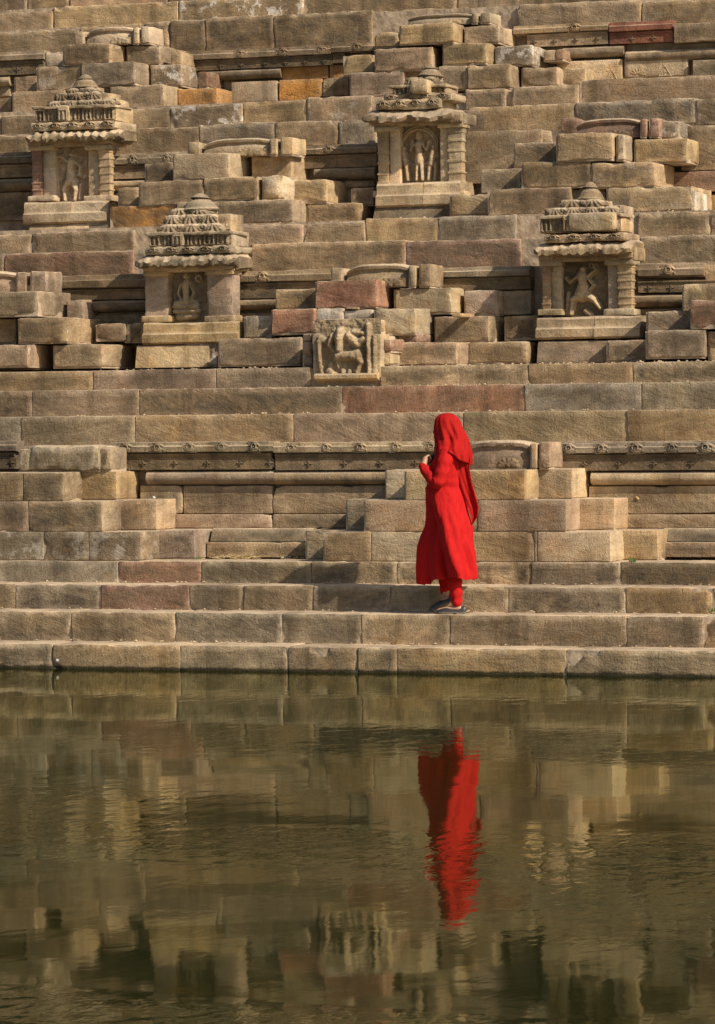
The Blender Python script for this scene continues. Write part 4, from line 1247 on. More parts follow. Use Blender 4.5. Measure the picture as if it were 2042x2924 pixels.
niche('roofed niche at the far left with a figure raising its arms, scalloped eave in sun', CW - .42,
      None, cz(1, 155, 808, 842, 900), cz(1, 198, 350, 955, 1310), cz(1, 565, 722, 950, 1310), cz(1, 350, 565, 955, 1320), cz(4, 148, 722, 215, 362), RAISED,
      [ct(1, 195, 800, 795, 842, 'slab'), ct(1, 235, 800, 705, 790, 'frieze'), ct(1, 290, 790, 660, 708, 'bells'), ct(1, 345, 700, 610, 668, 'bells'), ct(1, 430, 660, 578, 622, 'bells')],
      cz(1, 462, 625, 485, 580), kc='l', kr='c', jambs=(.5, .45), sills=2, kp=('r', 'l'), scallop=.014, ret=.09)
niche('tall upper niche holding three standing figures, ribbed finial under the pale capstone', CW - .42,
      None, cz(2, 800, 1475, 705, 775), cz(2, 902, 1050, 832, 1280), cz(2, 1312, 1470, 805, 1280), cz(2, 1050, 1312, 822, 1195), cz(5, 898, 1490, 88, 250), THREE,
      [ct(2, 895, 1400, 650, 705, 'slab'), ct(2, 950, 1475, 612, 650, 'slab'), ct(2, 1010, 1440, 568, 612, 'frieze'), ct(2, 1080, 1370, 510, 568, 'bells')],
      cz(2, 1165, 1325, 425, 500), kc='l', kr='l', jambs=(.45, .3), sills=2, kp=('l', 'l'), gable=cz(2, 1115, 1235, 515, 610), scallop=.002)

# ------------------------------------------------------------------ carved panel below the red blocks
Yp = RR[2] - .02
x0, x1 = at(sx(5, 484), 1000, Yp).x, at(sx(5, 930), 1000, Yp).x
z1, z0 = at(985, sy(5, 985), Yp).z, at(985, sy(8, 132), Yp).z
pw, ph = x1 - x0, z1 - z0
root = thing('carved_panel', 'square carved sandstone panel of a worn mounted figure beneath the white wedge stones', 'carved panel')
stone(root, x0 + .09, x1 - .10, z0 + .1, z1, Yp + .06, .5, 'c', name='back_slab', amp=.004, r=.012, gap=0, pat=.2)
stone(root, x0 + .01, x1 - .01, z0 + .04, z0 + ph * .74, Yp + .065, .5, 'c', name='back_slab', amp=.006, r=.014, gap=0, pat=.2)
fig = [('c', .5, .45, .5, .35, .30, .34, .035), ('c', .40, .82, .40, .80, .06, .07, .09), ('c', .40, .72, .40, .54, .09, .06, .10), ('c', .28, .74, .24, .60, .05, .05, .07), ('c', .24, .60, .32, .50, .045, .04, .06), ('c', .54, .74, .66, .62, .08, .07, .08), ('c', .66, .62, .76, .70, .06, .05, .07),
       ('c', .60, .80, .76, .78, .05, .04, .06), ('c', .36, .42, .66, .44, .07, .09, .09), ('c', .66, .44, .72, .34, .06, .06, .08), ('c', .34, .42, .38, .26, .05, .04, .06), ('c', .70, .30, .66, .18, .05, .05, .07),
       ('c', .24, .20, .30, .14, .07, .06, .07), ('c', .44, .20, .44, .10, .05, .05, .06), ('c', .54, .20, .54, .10, .05, .05, .06), ('c', .64, .20, .64, .10, .05, .05, .06), ('c', .26, .30, .22, .10, .05, .07, .05),
       ('c', .08, .66, .10, .34, .05, .04, .06), ('c', .10, .30, .12, .10, .06, .05, .05), ('c', .82, .90, .84, .10, .045, .05, .07), ('c', .92, .70, .92, .14, .05, .06, .06), ('c', .10, .70, .22, .64, .06, .05, .05)]
add_relief(root, 'figure_relief', (x0 + x1) / 2, Yp + .056, (z0 + z1) / 2, pw * .98, ph * .98, [f_[:-1] + (f_[-1] * 1.15,) for f_ in fig], 'c', 110, 110, .009, pat=.15, blur=2, base=.012)
prof = [(Yp + .3, z0), (Yp + .06, z0), (Yp + .04, z0 + .03), (Yp - .045, z0 + .055), (Yp - .05, z0 + .085), (Yp - .02, z0 + .10), (Yp + .06, z0 + .11), (Yp + .3, z0 + .11)]
moulding(root, 'panel_base', x0 + .03, x1 - .02, prof, 'l', .006, pat=.1, angle=50)
stone(root, x0 - .004, x0 + .07, z0 + .06, z0 + ph * .78, Yp + .03, .25, 'c', name='frame_post', amp=.014, r=.012, gap=0, pat=.15, step=.03)
stone(root, x1 - .085, x1 + .002, z0 + .05, z0 + ph * .76, Yp + .01, .25, 'c', name='frame_post', amp=.014, r=.012, gap=0, pat=.15, step=.03)
#PERSON
# ================================================================== THE WOMAN IN RED


def cloth(name, rgb, rough, transl):
    m, t = newmat(name)
    N, L = t.nodes.new, t.links.new
    out = N('ShaderNodeOutputMaterial'); bs = N('ShaderNodeBsdfPrincipled')
    bs.inputs['Roughness'].default_value = rough; bs.inputs['Specular IOR Level'].default_value = .1
    tc = N('ShaderNodeTexCoord')
    hs = []
    for sc, st, dt in ((9.0, (1, 1, .35), 4), (24.0, (1, 1, .6), 3), (220.0, (1, 1, 1), 2)):
        mp = N('ShaderNodeMapping'); mp.inputs['Scale'].default_value = st; mp.inputs['Rotation'].default_value = (0, .25, 0)
        L(tc.outputs['Object'], mp.inputs[0])
        n = N('ShaderNodeTexNoise'); n.inputs['Scale'].default_value = sc; n.inputs['Detail'].default_value = dt; n.inputs['Distortion'].default_value = .6
        L(mp.outputs[0], n.inputs['Vector']); hs.append(n.outputs['Fac'])
    a1 = N('ShaderNodeMath'); a1.operation = 'MULTIPLY_ADD'; L(hs[1], a1.inputs[0]); a1.inputs[1].default_value = .35; L(hs[0], a1.inputs[2])
    a2 = N('ShaderNodeMath'); a2.operation = 'MULTIPLY_ADD'; L(hs[2], a2.inputs[0]); a2.inputs[1].default_value = .03; L(a1.outputs[0], a2.inputs[2])
    bp = N('ShaderNodeBump'); bp.inputs['Strength'].default_value = .8; bp.inputs['Distance'].default_value = .022
    L(a2.outputs[0], bp.inputs['Height']); L(bp.outputs[0], bs.inputs['Normal'])
    mx = N('ShaderNodeMix'); mx.data_type = 'RGBA'; L(hs[1], mx.inputs[0])
    mx.inputs[6].default_value = (rgb[0] * .8, rgb[1] * .8, rgb[2] * .8, 1); mx.inputs[7].default_value = (rgb[0] * 1.15, rgb[1] * 1.3, rgb[2] * 1.3, 1)
    L(mx.outputs[2], bs.inputs['Base Color'])
    tr = N('ShaderNodeBsdfTranslucent'); tr.inputs[0].default_value = (*rgb, 1)
    ms = N('ShaderNodeMixShader'); ms.inputs[0].default_value = transl
    L(bs.outputs[0], ms.inputs[1]); L(tr.outputs[0], ms.inputs[2]); L(ms.outputs[0], out.inputs[0])
    return m


RED = cloth('red_cotton', (0.41, 0.010, 0.010), .85, .0)
VEIL = cloth('red_chiffon', (0.52, 0.016, 0.014), .7, .4)
SKIN = plain('skin', (0.42, 0.235, 0.155), .55, .35)
HAIR = plain('black_hair', (0.015, 0.011, 0.009), .45, .4)
SHOE = plain('sparkling_black_fabric', (0.028, 0.028, 0.030), .45, .5, 260, .8)
DARK = plain('dark_plastic', (0.02, 0.02, 0.022), .3, .5)
SOLE = plain('shoe_sole', (0.13, 0.11, 0.09), .8, .2)


def tube(pts, radii, n=16, seed=0, wr=0.0, wf=60, flat=None):
    """tapered tube with rounded ends along pts; wr = wrinkle depth"""
    P = [Vector(p) for p in pts]
    pp, rr = [], []
    for i in range(len(P) - 1):
        m_ = max(3, int((P[i + 1] - P[i]).length / .012))
        for j in range(m_):
            t = j / m_
            # catmull-rom
            a_ = P[max(0, i - 1)]; b_ = P[i]; c_ = P[i + 1]; d_ = P[min(len(P) - 1, i + 2)]
            q = .5 * ((2 * b_) + (c_ - a_) * t + (2 * a_ - 5 * b_ + 4 * c_ - d_) * t * t + (3 * b_ - a_ - 3 * c_ + d_) * t ** 3)
            pp.append(q); rr.append(radii[i] + (radii[i + 1] - radii[i]) * t)
    pp.append(P[-1]); rr.append(radii[-1])
    t0, t1 = (pp[0] - pp[1]).normalized(), (pp[-1] - pp[-2]).normalized()
    pp = [pp[0] + t0 * rr[0] * .9, pp[0] + t0 * rr[0] * .55] + pp + [pp[-1] + t1 * rr[-1] * .55, pp[-1] + t1 * rr[-1] * .9]
    rr = [rr[0] * .35, rr[0] * .82] + rr + [rr[-1] * .82, rr[-1] * .35]
    vs, fs = [], []
    ref = Vector((0.13, 1, 0.21)).normalized()
    for i, (q, r_) in enumerate(zip(pp, rr)):
        tg = (pp[min(i + 1, len(pp) - 1)] - pp[max(i - 1, 0)]).normalized()
        u = ref - tg * ref.dot(tg)
        u.normalize()
        v = tg.cross(u)
        for k in range(n):
            a_ = 2 * math.pi * k / n
            dd = u * math.cos(a_) + v * math.sin(a_)
            e = 0
            if wr:
                e = wr * (math.sin(i * .95 + 1.3 * math.sin(a_ + seed)) * .6 + noise.noise((q + dd * r_) * wf + Vector((seed, 0, 0))) * .8)
            vs.append(q + dd * (r_ + e))
    L_ = len(pp)
    for i in range(L_ - 1):
        for k in range(n):
            fs.append((i * n + k, i * n + (k + 1) % n, (i + 1) * n + (k + 1) % n, (i + 1) * n + k))
    fs.append(tuple(range(n - 1, -1, -1)))
    fs.append(tuple((L_ - 1) * n + k for k in range(n)))
    return vs, fs


def ellipsoid(c, r_, n=18, m_=12):
    c = Vector(c)
    vs, fs = [c + Vector((0, 0, r_[2]))], []
    for j in range(1, m_):
        f = math.pi * j / m_
        for k in range(n):
            a_ = 2 * math.pi * k / n
            vs.append(c + Vector((r_[0] * math.sin(f) * math.cos(a_), r_[1] * math.sin(f) * math.sin(a_), r_[2] * math.cos(f))))
    vs.append(c - Vector((0, 0, r_[2])))
    for k in range(n):
        fs.append((0, 1 + k, 1 + (k + 1) % n))
        fs.append((len(vs) - 1, len(vs) - 1 - n + (k + 1) % n, len(vs) - 1 - n + k))
    for j in range(m_ - 2):
        for k in range(n):
            a_ = 1 + j * n
            fs.append((a_ + k, a_ + n + k, a_ + n + (k + 1) % n, a_ + (k + 1) % n))
    return vs, fs


def joinm(parts):
    V, Fc = [], []
    for (a_, b_) in parts:
        o_ = len(V)
        V += list(a_)
        Fc += [tuple(i + o_ for i in f) for f in b_]
    return V, Fc


def zx(x): return (x - 620) * .0008
def zz(y): return (2190 - y) * .0008


foot = at(1283, 1748, 0.63)
ztread = zS[1] + .003
person = thing('person', 'woman in red tunic and red head veil walking left along the steps', 'person', loc=(foot.x, 0.63, ztread))
person.rotation_euler = (0, 0, R(7))

# ---- body: one continuous skin, posed mid-stride, both hands raised before the chest
parts = [ellipsoid((-.016, 0, 1.512), (.092, .074, .112)), ellipsoid((-.055, 0, 1.455), (.058, .056, .062)),
         ellipsoid((-.106, 0, 1.497), (.018, .013, .024)), ellipsoid((-.100, 0, 1.452), (.016, .026, .012)), ellipsoid((-.094, 0, 1.425), (.018, .026, .018)),
         ellipsoid((.01, -.076, 1.505), (.018, .010, .032)), ellipsoid((.01, .076, 1.505), (.018, .010, .032)),
         tube([(.012, 0, 1.44), (.02, 0, 1.37), (.02, 0, 1.30)], [.05, .05, .075]),
         tube([(.015, 0, 1.30), (-.01, 0, 1.20), (-.015, 0, 1.05), (.01, 0, .92), (.015, 0, .84)], [.09, .105, .10, .12, .11]),
         tube([(.015, -.15, 1.315), (.015, 0, 1.345), (.015, .15, 1.315)], [.035, .06, .035]),
         # near (left) leg, planted
         tube([(.02, -.085, .88), (.045, -.08, .48), (.080, -.075, .10)], [.088, .060, .040]),
         tube([(.100, -.075, .040), (.02, -.075, .034), (-.075, -.078, .022)], [.026, .027, .016]),
         # far (right) leg, heel lifting
         tube([(.01, .085, .88), (-.035, .085, .50), (-.045, .085, .165)], [.088, .060, .040]),
         tube([(-.02, .085, .118), (-.075, .085, .080), (-.135, .085, .036)], [.026, .026, .016])]


def hand(w_, palm, side):
    """palm, four curled fingers and a thumb; w_: wrist, palm: knuckle centre"""
    w_, k_ = Vector(w_), Vector(palm)
    ax = (k_ - w_).normalized()
    lat = Vector((0.25, -1 * side, 0.15)); lat = (lat - ax * lat.dot(ax)).normalized()
    nrm = ax.cross(lat) * side
    out = [tube([w_ - ax * .03, w_ + ax * .02, k_], [.024, .027, .026])]
    out.append(tube([w_ + ax * .02 - lat * .012, k_ - lat * .016], [.024, .020]))
    out.append(tube([w_ + ax * .02 + lat * .012, k_ + lat * .016], [.024, .020]))
    for i, ln in enumerate((.030, .034, .033, .026)):
        b_ = k_ + lat * (-.030 + .020 * i)
        p1 = b_ + ax * ln * .8 + nrm * .010
        p2 = p1 + ax * ln * .15 + nrm * ln * .75
        p3 = p2 - ax * ln * .55 + nrm * ln * .30
        out.append(tube([b_ - ax * .012, p1, p2, p3], [.0100, .0092, .0085, .0075], 10))
    tb = w_ + ax * .022 - lat * .026
    out.append(tube([tb, tb + ax * .030 - lat * .012 + nrm * .018, tb + ax * .056 - lat * .004 + nrm * .032], [.014, .011, .009], 10))
    return out


parts += [tube([(.015, -.165, 1.315), (-.05, -.212, 1.085), (-.178, -.135, 1.208)], [.040, .034, .024])]
parts += [tube([(.015, .165, 1.315), (-.05, .205, 1.09), (-.178, .085, 1.205)], [.040, .034, .024])]
parts += hand((-.180, -.132, 1.212), (-.172, -.092, 1.272), 1)
parts += hand((-.180, .082, 1.208), (-.165, .030, 1.262), -1)
vs, fs = joinm(parts)
body = put('body', mesh('body', vs, fs), SKIN, person)
md = body.modifiers.new('skin', 'REMESH'); md.mode = 'VOXEL'; md.voxel_size = .0042; md.use_smooth_shade = True
ms = body.modifiers.new('smooth', 'SMOOTH'); ms.factor = .5; ms.iterations = 4
for s_ in (-1, 1):
    v_, f_ = ellipsoid((-.096, .030 * s_, 1.512), (.011, .013, .009), 12, 8)
    put('eye', mesh('eye', v_, f_), DARK, person)
v_, f_ = joinm([ellipsoid((-.002, 0, 1.528), (.088, .078, .100), 24, 16), ellipsoid((.085, 0, 1.46), (.05, .055, .06))])
put('hair', mesh('hair', v_, f_), HAIR, person)

# ---- tunic: fitted bodice, flared skirt with hanging folds, long sleeves
rows = [(492, 590, 700, .060), (505, 565, 725, .105), (530, 530, 752, .160), (570, 492, 770, .185), (640, 452, 776, .188), (700, 430, 776, .184), (780, 412, 772, .174), (850, 400, 770, .166), (900, 392, 775, .164), (950, 388, 788, .170),
        (1000, 386, 802, .178), (1100, 385, 822, .190), (1200, 384, 845, .200), (1300, 372, 868, .212), (1400, 338, 876, .226), (1500, 306, 884, .240), (1600, 300, 896, .250), (1700, 296, 896, .258), (1790, 300, 902, .264), (1850, 308, 900, .266)]
n = 120
dense = []
for i in range(len(rows) - 1):
    a_, b_ = rows[i], rows[i + 1]
    kk = max(2, int((b_[0] - a_[0]) / 18))
    for j in range(kk):
        t = j / kk
        dense.append([a_[q] + (b_[q] - a_[q]) * t for q in range(4)])
dense.append(list(rows[-1]))
vs, fs = [], []
for (yy, xl, xr, ry) in dense:
    t = max(0, min(1, (yy - 930) / 900))
    xc, rx = (zx(xl) + zx(xr)) / 2, (zx(xr) - zx(xl)) / 2
    for k in range(n):
        th = 2 * math.pi * k / n
        c_, s_ = math.cos(th), math.sin(th)
        f1 = math.sin(7 * th + 2.4 + 1.1 * t)
        f2 = math.sin(12 * th + .7 - 1.6 * t)
        fold = t ** 1.2 * (.040 * (abs(f1) ** .7 * (1 if f1 > 0 else -1)) + .016 * f2) * .8
        # one big pleat swinging from the waist to the hem on the near side
        thr = R(-112 + 52 * t)
        dth = (th - thr + math.pi) % (2 * math.pi) - math.pi
        fold += .060 * t ** .6 * math.exp(-(dth / (.22 if dth < 0 else .50)) ** 2) - .050 * t ** .6 * math.exp(-((dth + .55) / .42) ** 2)
        fold += .012 * t ** .8 * math.sin(dth * 16) * math.exp(-((dth - .5) / .5) ** 2)
        wr = 0
        if 780 < yy < 960:
            wr = .006 * math.sin((yy - 780) / 19 + 1.6 * math.sin(th * 2)) * math.sin(math.pi * (yy - 780) / 180)
        p = Vector((xc + c_ * rx, s_ * ry, 0))
        nn = Vector((c_ * ry, s_ * rx, 0)).normalized()
        tha = (th - math.pi) % (2 * math.pi) - math.pi if th > math.pi else None      # near side runs -pi..0
        if tha is not None and th - 2 * math.pi < thr:
            s1 = (th - 2 * math.pi + math.pi) / (thr + math.pi)
            rp = Vector((xc + math.cos(thr) * rx, math.sin(thr) * ry, 0)); fp_ = Vector((xc - rx, 0, 0))
            p = p.lerp(fp_.lerp(rp, s1), .75 * min(1, t * 2.5))
        p += nn * (fold + wr)
        z = zz(yy)
        hem = t ** 6 * (.022 * math.cos(th) * 1.0 - .018 * math.cos(2 * th) + .010 * f1)
        p.z = z + hem
        p += nn * (noise.noise(Vector((p.x * 6, p.y * 6, z * 4))) * .010 * (0.3 + t) + noise.noise(Vector((p.x * 22, p.y * 22, z * 9))) * .005)
        vs.append(p)
for i in range(len(dense) - 1):
    for k in range(n):
        fs.append((i * n + k, (i + 1) * n + k, (i + 1) * n + (k + 1) % n, i * n + (k + 1) % n))
fs.append(tuple(range(n)))
sl1 = tube([(.02, -.140, 1.325), (.004, -.188, 1.235), (-.046, -.216, 1.085), (-.115, -.180, 1.135), (-.186, -.136, 1.214)], [.068, .066, .058, .050, .036], 22, 1, .0045)
sl2 = tube([(.02, .140, 1.325), (.004, .185, 1.235), (-.046, .208, 1.09), (-.115, .150, 1.135), (-.186, .088, 1.206)], [.068, .066, .058, .050, .036], 22, 5, .0045)
vs, fs = joinm([(vs, fs), sl1, sl2])
ku = put('tunic', mesh('tunic', vs, fs), RED, person)
# ---- leggings gathered at the ankle
for nm, pts, rad, sd_ in (('legging', [(.045, -.08, .50), (.066, -.078, .26), (.080, -.075, .088)], [.072, .058, .044], 2), ('legging', [(-.035, .085, .52), (-.044, .085, .30), (-.046, .085, .175)], [.072, .058, .044], 6)):
    v_, f_ = tube(pts, rad, 24, sd_, .0050, 70)
    put(nm, mesh(nm, v_, f_), RED, person)


# ---- flat slip-on shoes
def shoe(loc, rot, nm='shoe'):
    L_ = .245
    st_ = [(0, .030, .040), (.04, .050, .050), (.15, .058, .050), (.30, .060, .040), (.45, .066, .040), (.62, .076, .040), (.78, .078, .033), (.90, .064, .024), (.97, .042, .016), (1.0, .012, .008)]
    vs_, fs_ = [], []
    n_ = 16
    for (t, wd, ht) in st_:
        for k in range(n_):
            a_ = 2 * math.pi * k / n_
            y_ = math.cos(a_) * wd / 2
            z_ = max(-.2, math.sin(a_)) * ht
            vs_.append((.125 - t * L_, y_, .012 + max(0, z_)))
    for i in range(len(st_) - 1):
        for k in range(n_):
            # opening over the instep
            mid = (st_[i][0] + st_[i + 1][0]) / 2
            if .10 < mid < .46 and 3 <= k <= 4: continue
            fs_.append((i * n_ + k, i * n_ + (k + 1) % n_, (i + 1) * n_ + (k + 1) % n_, (i + 1) * n_ + k))
    fs_.append(tuple(range(n_)))
    o_ = put(nm, mesh(nm, vs_, fs_), SHOE, person, loc=loc)
    o_.rotation_euler = rot
    md_ = o_.modifiers.new('thick', 'SOLIDIFY'); md_.thickness = .004; md_.offset = 1
    sb = o_.modifiers.new('sub', 'SUBSURF'); sb.levels = 1; sb.render_levels = 2
    vs_, fs_ = [], []
    for zz_ in (0.0, .013):
        for sgn in (1, -1):
            rowt = st_ if sgn == 1 else list(reversed(st_))
            for (t, wd, ht) in rowt:
                vs_.append((.125 - t * L_ - .001, sgn * (wd / 2 + .002), zz_))
    m2 = len(vs_) // 2
    for k in range(m2): fs_.append((k, (k + 1) % m2, m2 + (k + 1) % m2, m2 + k))
    fs_.append(tuple(range(m2 - 1, -1, -1))); fs_.append(tuple(range(m2, 2 * m2)))
    put('sole', mesh('sole', vs_, fs_), SOLE, o_, smooth=False)
    return o_


shoe((.030, -.076, .0), (0, 0, R(2)))
shoe((-.068, .085, .055), (0, R(-24), R(-2)))

# ---- veil drawn over the head, gathered at the chest, hanging down the back
XL = [(128, 585), (138, 548), (152, 522), (175, 502), (200, 489), (250, 479), (300, 476), (350, 478), (400, 481), (450, 484), (500, 487), (560, 490), (610, 478), (660, 452), (720, 440)]
XR = [(128, 650), (138, 686), (152, 706), (175, 728), (200, 745), (250, 767), (300, 793), (350, 818), (400, 840), (450, 852), (500, 862), (560, 872), (610, 874), (660, 868), (720, 862)]
YR = [(128, .016), (138, .044), (152, .062), (175, .078), (200, .088), (250, .098), (300, .108), (350, .116), (400, .132), (450, .165), (500, .198), (560, .214), (610, .218), (660, .216), (720, .21)]


def ip(tb, y_):
    for i in range(len(tb) - 1):
        if y_ <= tb[i + 1][0]:
            t = (y_ - tb[i][0]) / (tb[i + 1][0] - tb[i][0])
            t = max(0, t)
            return tb[i][1] + (tb[i + 1][1] - tb[i][1]) * t
    return tb[-1][1]


n, m_ = 110, 56
vs, fs, kill = [], [], set()
for j in range(m_ + 1):
    t = j / m_
    for k in range(n):
        th = 2 * math.pi * k / n            # 0 = back (+x), pi = front
        fr = max(0, -math.cos(th)); bk = max(0, math.cos(th))
        hem = 535 + 140 * fr ** 2.2 + 130 * bk ** 1.3 + 10 * math.sin(5 * th)
        y_ = 128 + (hem - 128) * t
        xl, xr, ry = zx(ip(XL, y_)), zx(ip(XR, y_)), ip(YR, y_)
        xc, rx = (xl + xr) / 2, (xr - xl) / 2
        c_, s_ = math.cos(th), math.sin(th)
        side = abs(s_)
        e = (.012 * math.sin(7 * th + 5 * t + 1.2 * math.sin(3 * t + 2 * th)) + .006 * math.sin(15 * th - 6 * t + math.sin(2 * th))) * min(1, t * 1.6) * (.3 + .7 * side + .3 * bk)
        e += noise.noise(Vector((c_ * 2, s_ * 2, t * 5))) * .012 * t
        vs.append(Vector((xc + c_ * (rx + e * .6), s_ * (ry + e), zz(y_))))
        if fr > .93 and 205 < y_ < 470: kill.add((j, k))
for j in range(m_):
    for k in range(n):
        if (j, k) in kill: continue
        fs.append((j * n + k, (j + 1) * n + k, (j + 1) * n + (k + 1) % n, j * n + (k + 1) % n))
fs.append(tuple(range(n)))
# hanging tail
LE = [(520, 660), (600, 690), (700, 715), (800, 735), (900, 760), (1000, 795), (1100, 840), (1200, 874), (1275, 878)]
RE = [(520, 862), (600, 872), (700, 864), (800, 880), (900, 904), (1000, 932), (1100, 954), (1200, 936), (1275, 884)]
o0 = len(vs)
nu, nv = 18, 60
for j in range(nv + 1):
    y_ = 520 + (1275 - 520) * j / nv
    a_, b_ = zx(ip(LE, y_)), zx(ip(RE, y_))
    for k in range(nu + 1):
        u = k / nu
        yo = -.085 + .05 * (y_ - 520) / 755 + .010 * math.sin(u * 7 + y_ * .004) + .004 * math.sin(u * 19 - y_ * .006)
        vs.append(Vector((a_ + (b_ - a_) * u, yo, zz(y_))))
for j in range(nv):
    for k in range(nu):
        q = o0 + j * (nu + 1) + k
        fs.append((q, q + 1, q + nu + 2, q + nu + 1))
ve = put('veil', mesh('veil', vs, fs), VEIL, person)
md = ve.modifiers.new('thick', 'SOLIDIFY'); md.thickness = .003; md.offset = 0

# ---- phone held in both hands
v_, f_ = rounded_box(.060, .008, .105, .005, .0003, 2)
ph_ = put('phone', mesh('phone', v_, f_), DARK)
tag(ph_, 'dark phone held up in the woman\'s hands', 'phone')
mw = Matrix.Translation(person.location) @ Matrix.Rotation(R(7), 4, 'Z')
ph_.location = mw @ Vector((-.135, -.030, 1.275))
ph_.rotation_euler = (R(25), R(70), R(15))

# ================================================================== small things
LEAF = plain('dry_leaf', (.42, .27, .10), .8, .2)
GRASS = plain('green_grass', (.09, .16, .03), .8, .2)
PAPER = plain('white_paper', (.75, .76, .78), .7, .3)


def dry_leaf(q, label, ang):
    vs_, fs_ = [], []
    for i in range(9):
        t = i / 8
        wd = .016 * math.sin(math.pi * min(1, t * .95 + .03)) ** .8
        for s__ in (-1, 0, 1):
            vs_.append((t * .085 - .04, s__ * wd, .012 * math.sin(t * 3) + abs(s__) * .006))
    for i in range(8):
        for k in range(2):
            fs_.append((i * 3 + k, i * 3 + k + 1, i * 3 + k + 4, i * 3 + k + 3))
    o_ = put('dry_leaf', mesh('dry_leaf', vs_, fs_), LEAF, loc=q)
    o_.modifiers.new('thick', 'SOLIDIFY').thickness = .001
    o_.rotation_euler = (R(60), R(ang), R(10)); o_.scale = (.5, .5, .5)
    tag(o_, label, 'leaf', 'dry leaves on the stones')


q = at(1578, 1317, AW - .16); dry_leaf(Vector((q.x, AW - .16, q.z)), 'dry leaf caught beside the pink capstone under the flower cornice', -35)
q = at(1816, 1462, A1 + .4); dry_leaf(Vector((q.x, A1 + .45, zA6 - .01)), 'dry leaf leaning on the wall slab right of the woman', 50)


def tuft(q, label, nb=22, hh=.05):
    rg = random.Random(int(q.x * 100))
    vs_, fs_ = [], []
    for i in range(nb):
        a_ = rg.uniform(0, 6.28); l_ = hh * rg.uniform(.5, 1.1); bx, by = rg.uniform(-.03, .03), rg.uniform(-.012, .012)
        dx, dy = math.cos(a_) * l_ * .5, math.sin(a_) * l_ * .3
        o_ = len(vs_)
        vs_ += [(bx - .003, by, 0), (bx + .003, by, 0), (bx + dx * .5 + .002, by + dy * .5, l_ * .7), (bx + dx, by + dy, l_)]
        fs_ += [(o_, o_ + 1, o_ + 2), (o_, o_ + 2, o_ + 3)]
    o_ = put('grass_tuft', mesh('grass_tuft', vs_, fs_), GRASS, loc=q, smooth=False)
    tag(o_, label, 'grass', 'grass tufts in the joints')


q = at(1807, 1598, A0 - .02); tuft(Vector((q.x, A0 - .02, zS[3])), 'green grass tuft at foot of the stair pyramid right of the woman')
q = at(567, 1590, A1 - .02); tuft(Vector((q.x, A1 - .03, zS[3])), 'green grass tuft beside the cream block left of the woman', 16, .03)
q = at(2038, 1725, S[2]); tuft(Vector((q.x, S[2] - .02, zS[1])), 'green grass tuft on the step at the right edge', 18, .06)
# grit and chips of stone swept into the corners of ledges and treads
def grit(name, label, spots, sz=(.006, .022), mat=STONE, seed=3):
    rg = random.Random(seed)
    vs_, fs_ = [], []
    for (xa, xb, ya, yb, z_, n_) in spots:
        for _ in range(n_):
            c_ = Vector((rg.uniform(xa, xb), ya + (yb - ya) * (1 - rg.random() ** 2), z_))
            r_ = sz[0] + (sz[1] - sz[0]) * rg.random() ** 2.5
            o__ = len(vs_)
            pts = [(1, 0, 0), (0, 1, 0), (-1, 0, 0), (0, -1, 0), (.1, 0, .8), (0, .1, -.5)]
            a_ = rg.uniform(0, 6.28)
            for q_ in pts:
                qx, qy = q_[0] * math.cos(a_) - q_[1] * math.sin(a_), q_[0] * math.sin(a_) + q_[1] * math.cos(a_)
                vs_.append(c_ + Vector((qx * r_ * rg.uniform(.7, 1.3), qy * r_ * rg.uniform(.7, 1.2), q_[2] * r_ * .8 + r_ * .25)))
            for k_ in range(4):
                fs_.append((o__ + k_, o__ + (k_ + 1) % 4, o__ + 4)); fs_.append((o__ + (k_ + 1) % 4, o__ + k_, o__ + 5))
    o_ = put(name, mesh(name, vs_, fs_), mat, color=PAL['c'], patina=.2, lichen=0, smooth=False)
    o_['kind'] = 'stuff'; o_['label'] = label; o_['category'] = 'rubble'
    return o_


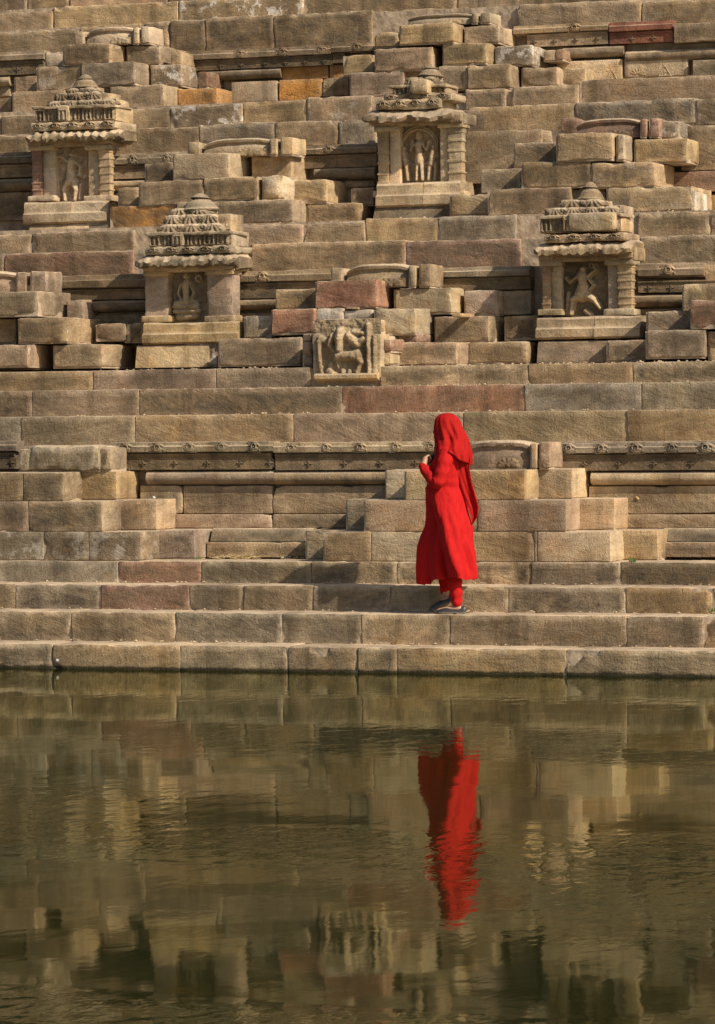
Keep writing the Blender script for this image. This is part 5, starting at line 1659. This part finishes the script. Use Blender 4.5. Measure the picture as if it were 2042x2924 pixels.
grit('stone_chips', 'scattered stone chips and grit lying on the treads and ledges',
     [(-3.6, 3.6, S[2] - .10, S[2] - .01, zS[1], 120), (-3.6, 3.6, S[1] - .10, S[1] - .01, zS[0], 100), (-3.6, 3.6, S[3] - .10, S[3] - .01, zS[2], 120), (-1.4, -.3, AW - .42, AW - .3, zS[3], 60),
      (-3.8, 3.8, RR[1] - .08, RR[1] - .01, zR[0], 80), (-3.8, 3.8, RR[2] - .08, RR[2] - .01, zR[1], 80), (-3.8, 3.8, RR[2] + .08, B0 + .1, zR[2], 260), (-4, 4, Q[1] - .06, Q[1] - .01, zQ[0], 80), (-4, 4, Q[1] + .1, C0 + .1, zQ[1], 160), (-4.4, 4.4, T[1] - .06, T[1] - .01, zT[0], 90), (-4.4, 4.4, D0 - .1, D0 + .1, zT[1], 120)])
# dry straw blown against the foot of the lowest wall
STRAW = plain('dry_straw', (.40, .30, .15), .8, .2)
rg = random.Random(11)
vs_, fs_ = [], []
for _ in range(90):
    c_ = Vector((px_x(rg.uniform(600, 720), A1, zS[3]), A1 + rg.uniform(-.1, .22), zS[3] + .004 + rg.uniform(0, .018)))
    a_ = rg.uniform(-.9, .9); l_ = rg.uniform(.03, .09)
    d_ = Vector((math.cos(a_), math.sin(a_), rg.uniform(-.15, .35))) * l_
    o__ = len(vs_)
    w_ = Vector((0, 0, .0022))
    vs_ += [c_ - w_, c_ + w_, c_ + d_ + w_, c_ + d_ - w_, c_ + Vector((0, .003, 0)), c_ + d_ + Vector((0, .003, 0))]
    fs_ += [(o__, o__ + 3, o__ + 2, o__ + 1), (o__ + 1, o__ + 2, o__ + 5, o__ + 4), (o__, o__ + 4, o__ + 5, o__ + 3)]
o_ = put('dry_straw', mesh('dry_straw', vs_, fs_), STRAW, smooth=False)
o_['kind'] = 'stuff'; o_['label'] = 'dry straw blown against the foot of the lowest carved wall'; o_['category'] = 'straw'
# crumpled paper
vs_, fs_ = ellipsoid((0, 0, 0), (.016, .012, .010), 10, 7)
vs_ = [v + Vector((noise.noise(v * 90), noise.noise(v * 90 + Vector((7, 0, 0))), noise.noise(v * 90 + Vector((0, 9, 0))))) * .007 for v in vs_]
q = at(440, 1421, A1 + .25)
o_ = put('paper_scrap', mesh('paper_scrap', vs_, fs_), PAPER, loc=(q.x, A1 + .25, zA6 + .014), smooth=False)
tag(o_, 'crumpled white paper lying on the lowest left stair pyramid', 'paper')
q = at(164, 1885, -.004)
vs_, fs_ = rounded_box(.022, .003, .018, .001, .003, 4)
o_ = put('paper_scrap', mesh('paper_scrap2', vs_, fs_), PAPER, loc=(q.x, -.005, q.z))
o_.rotation_euler = (0, R(20), 0)
tag(o_, 'tiny pale scrap stuck to the step face just above the water', 'paper')
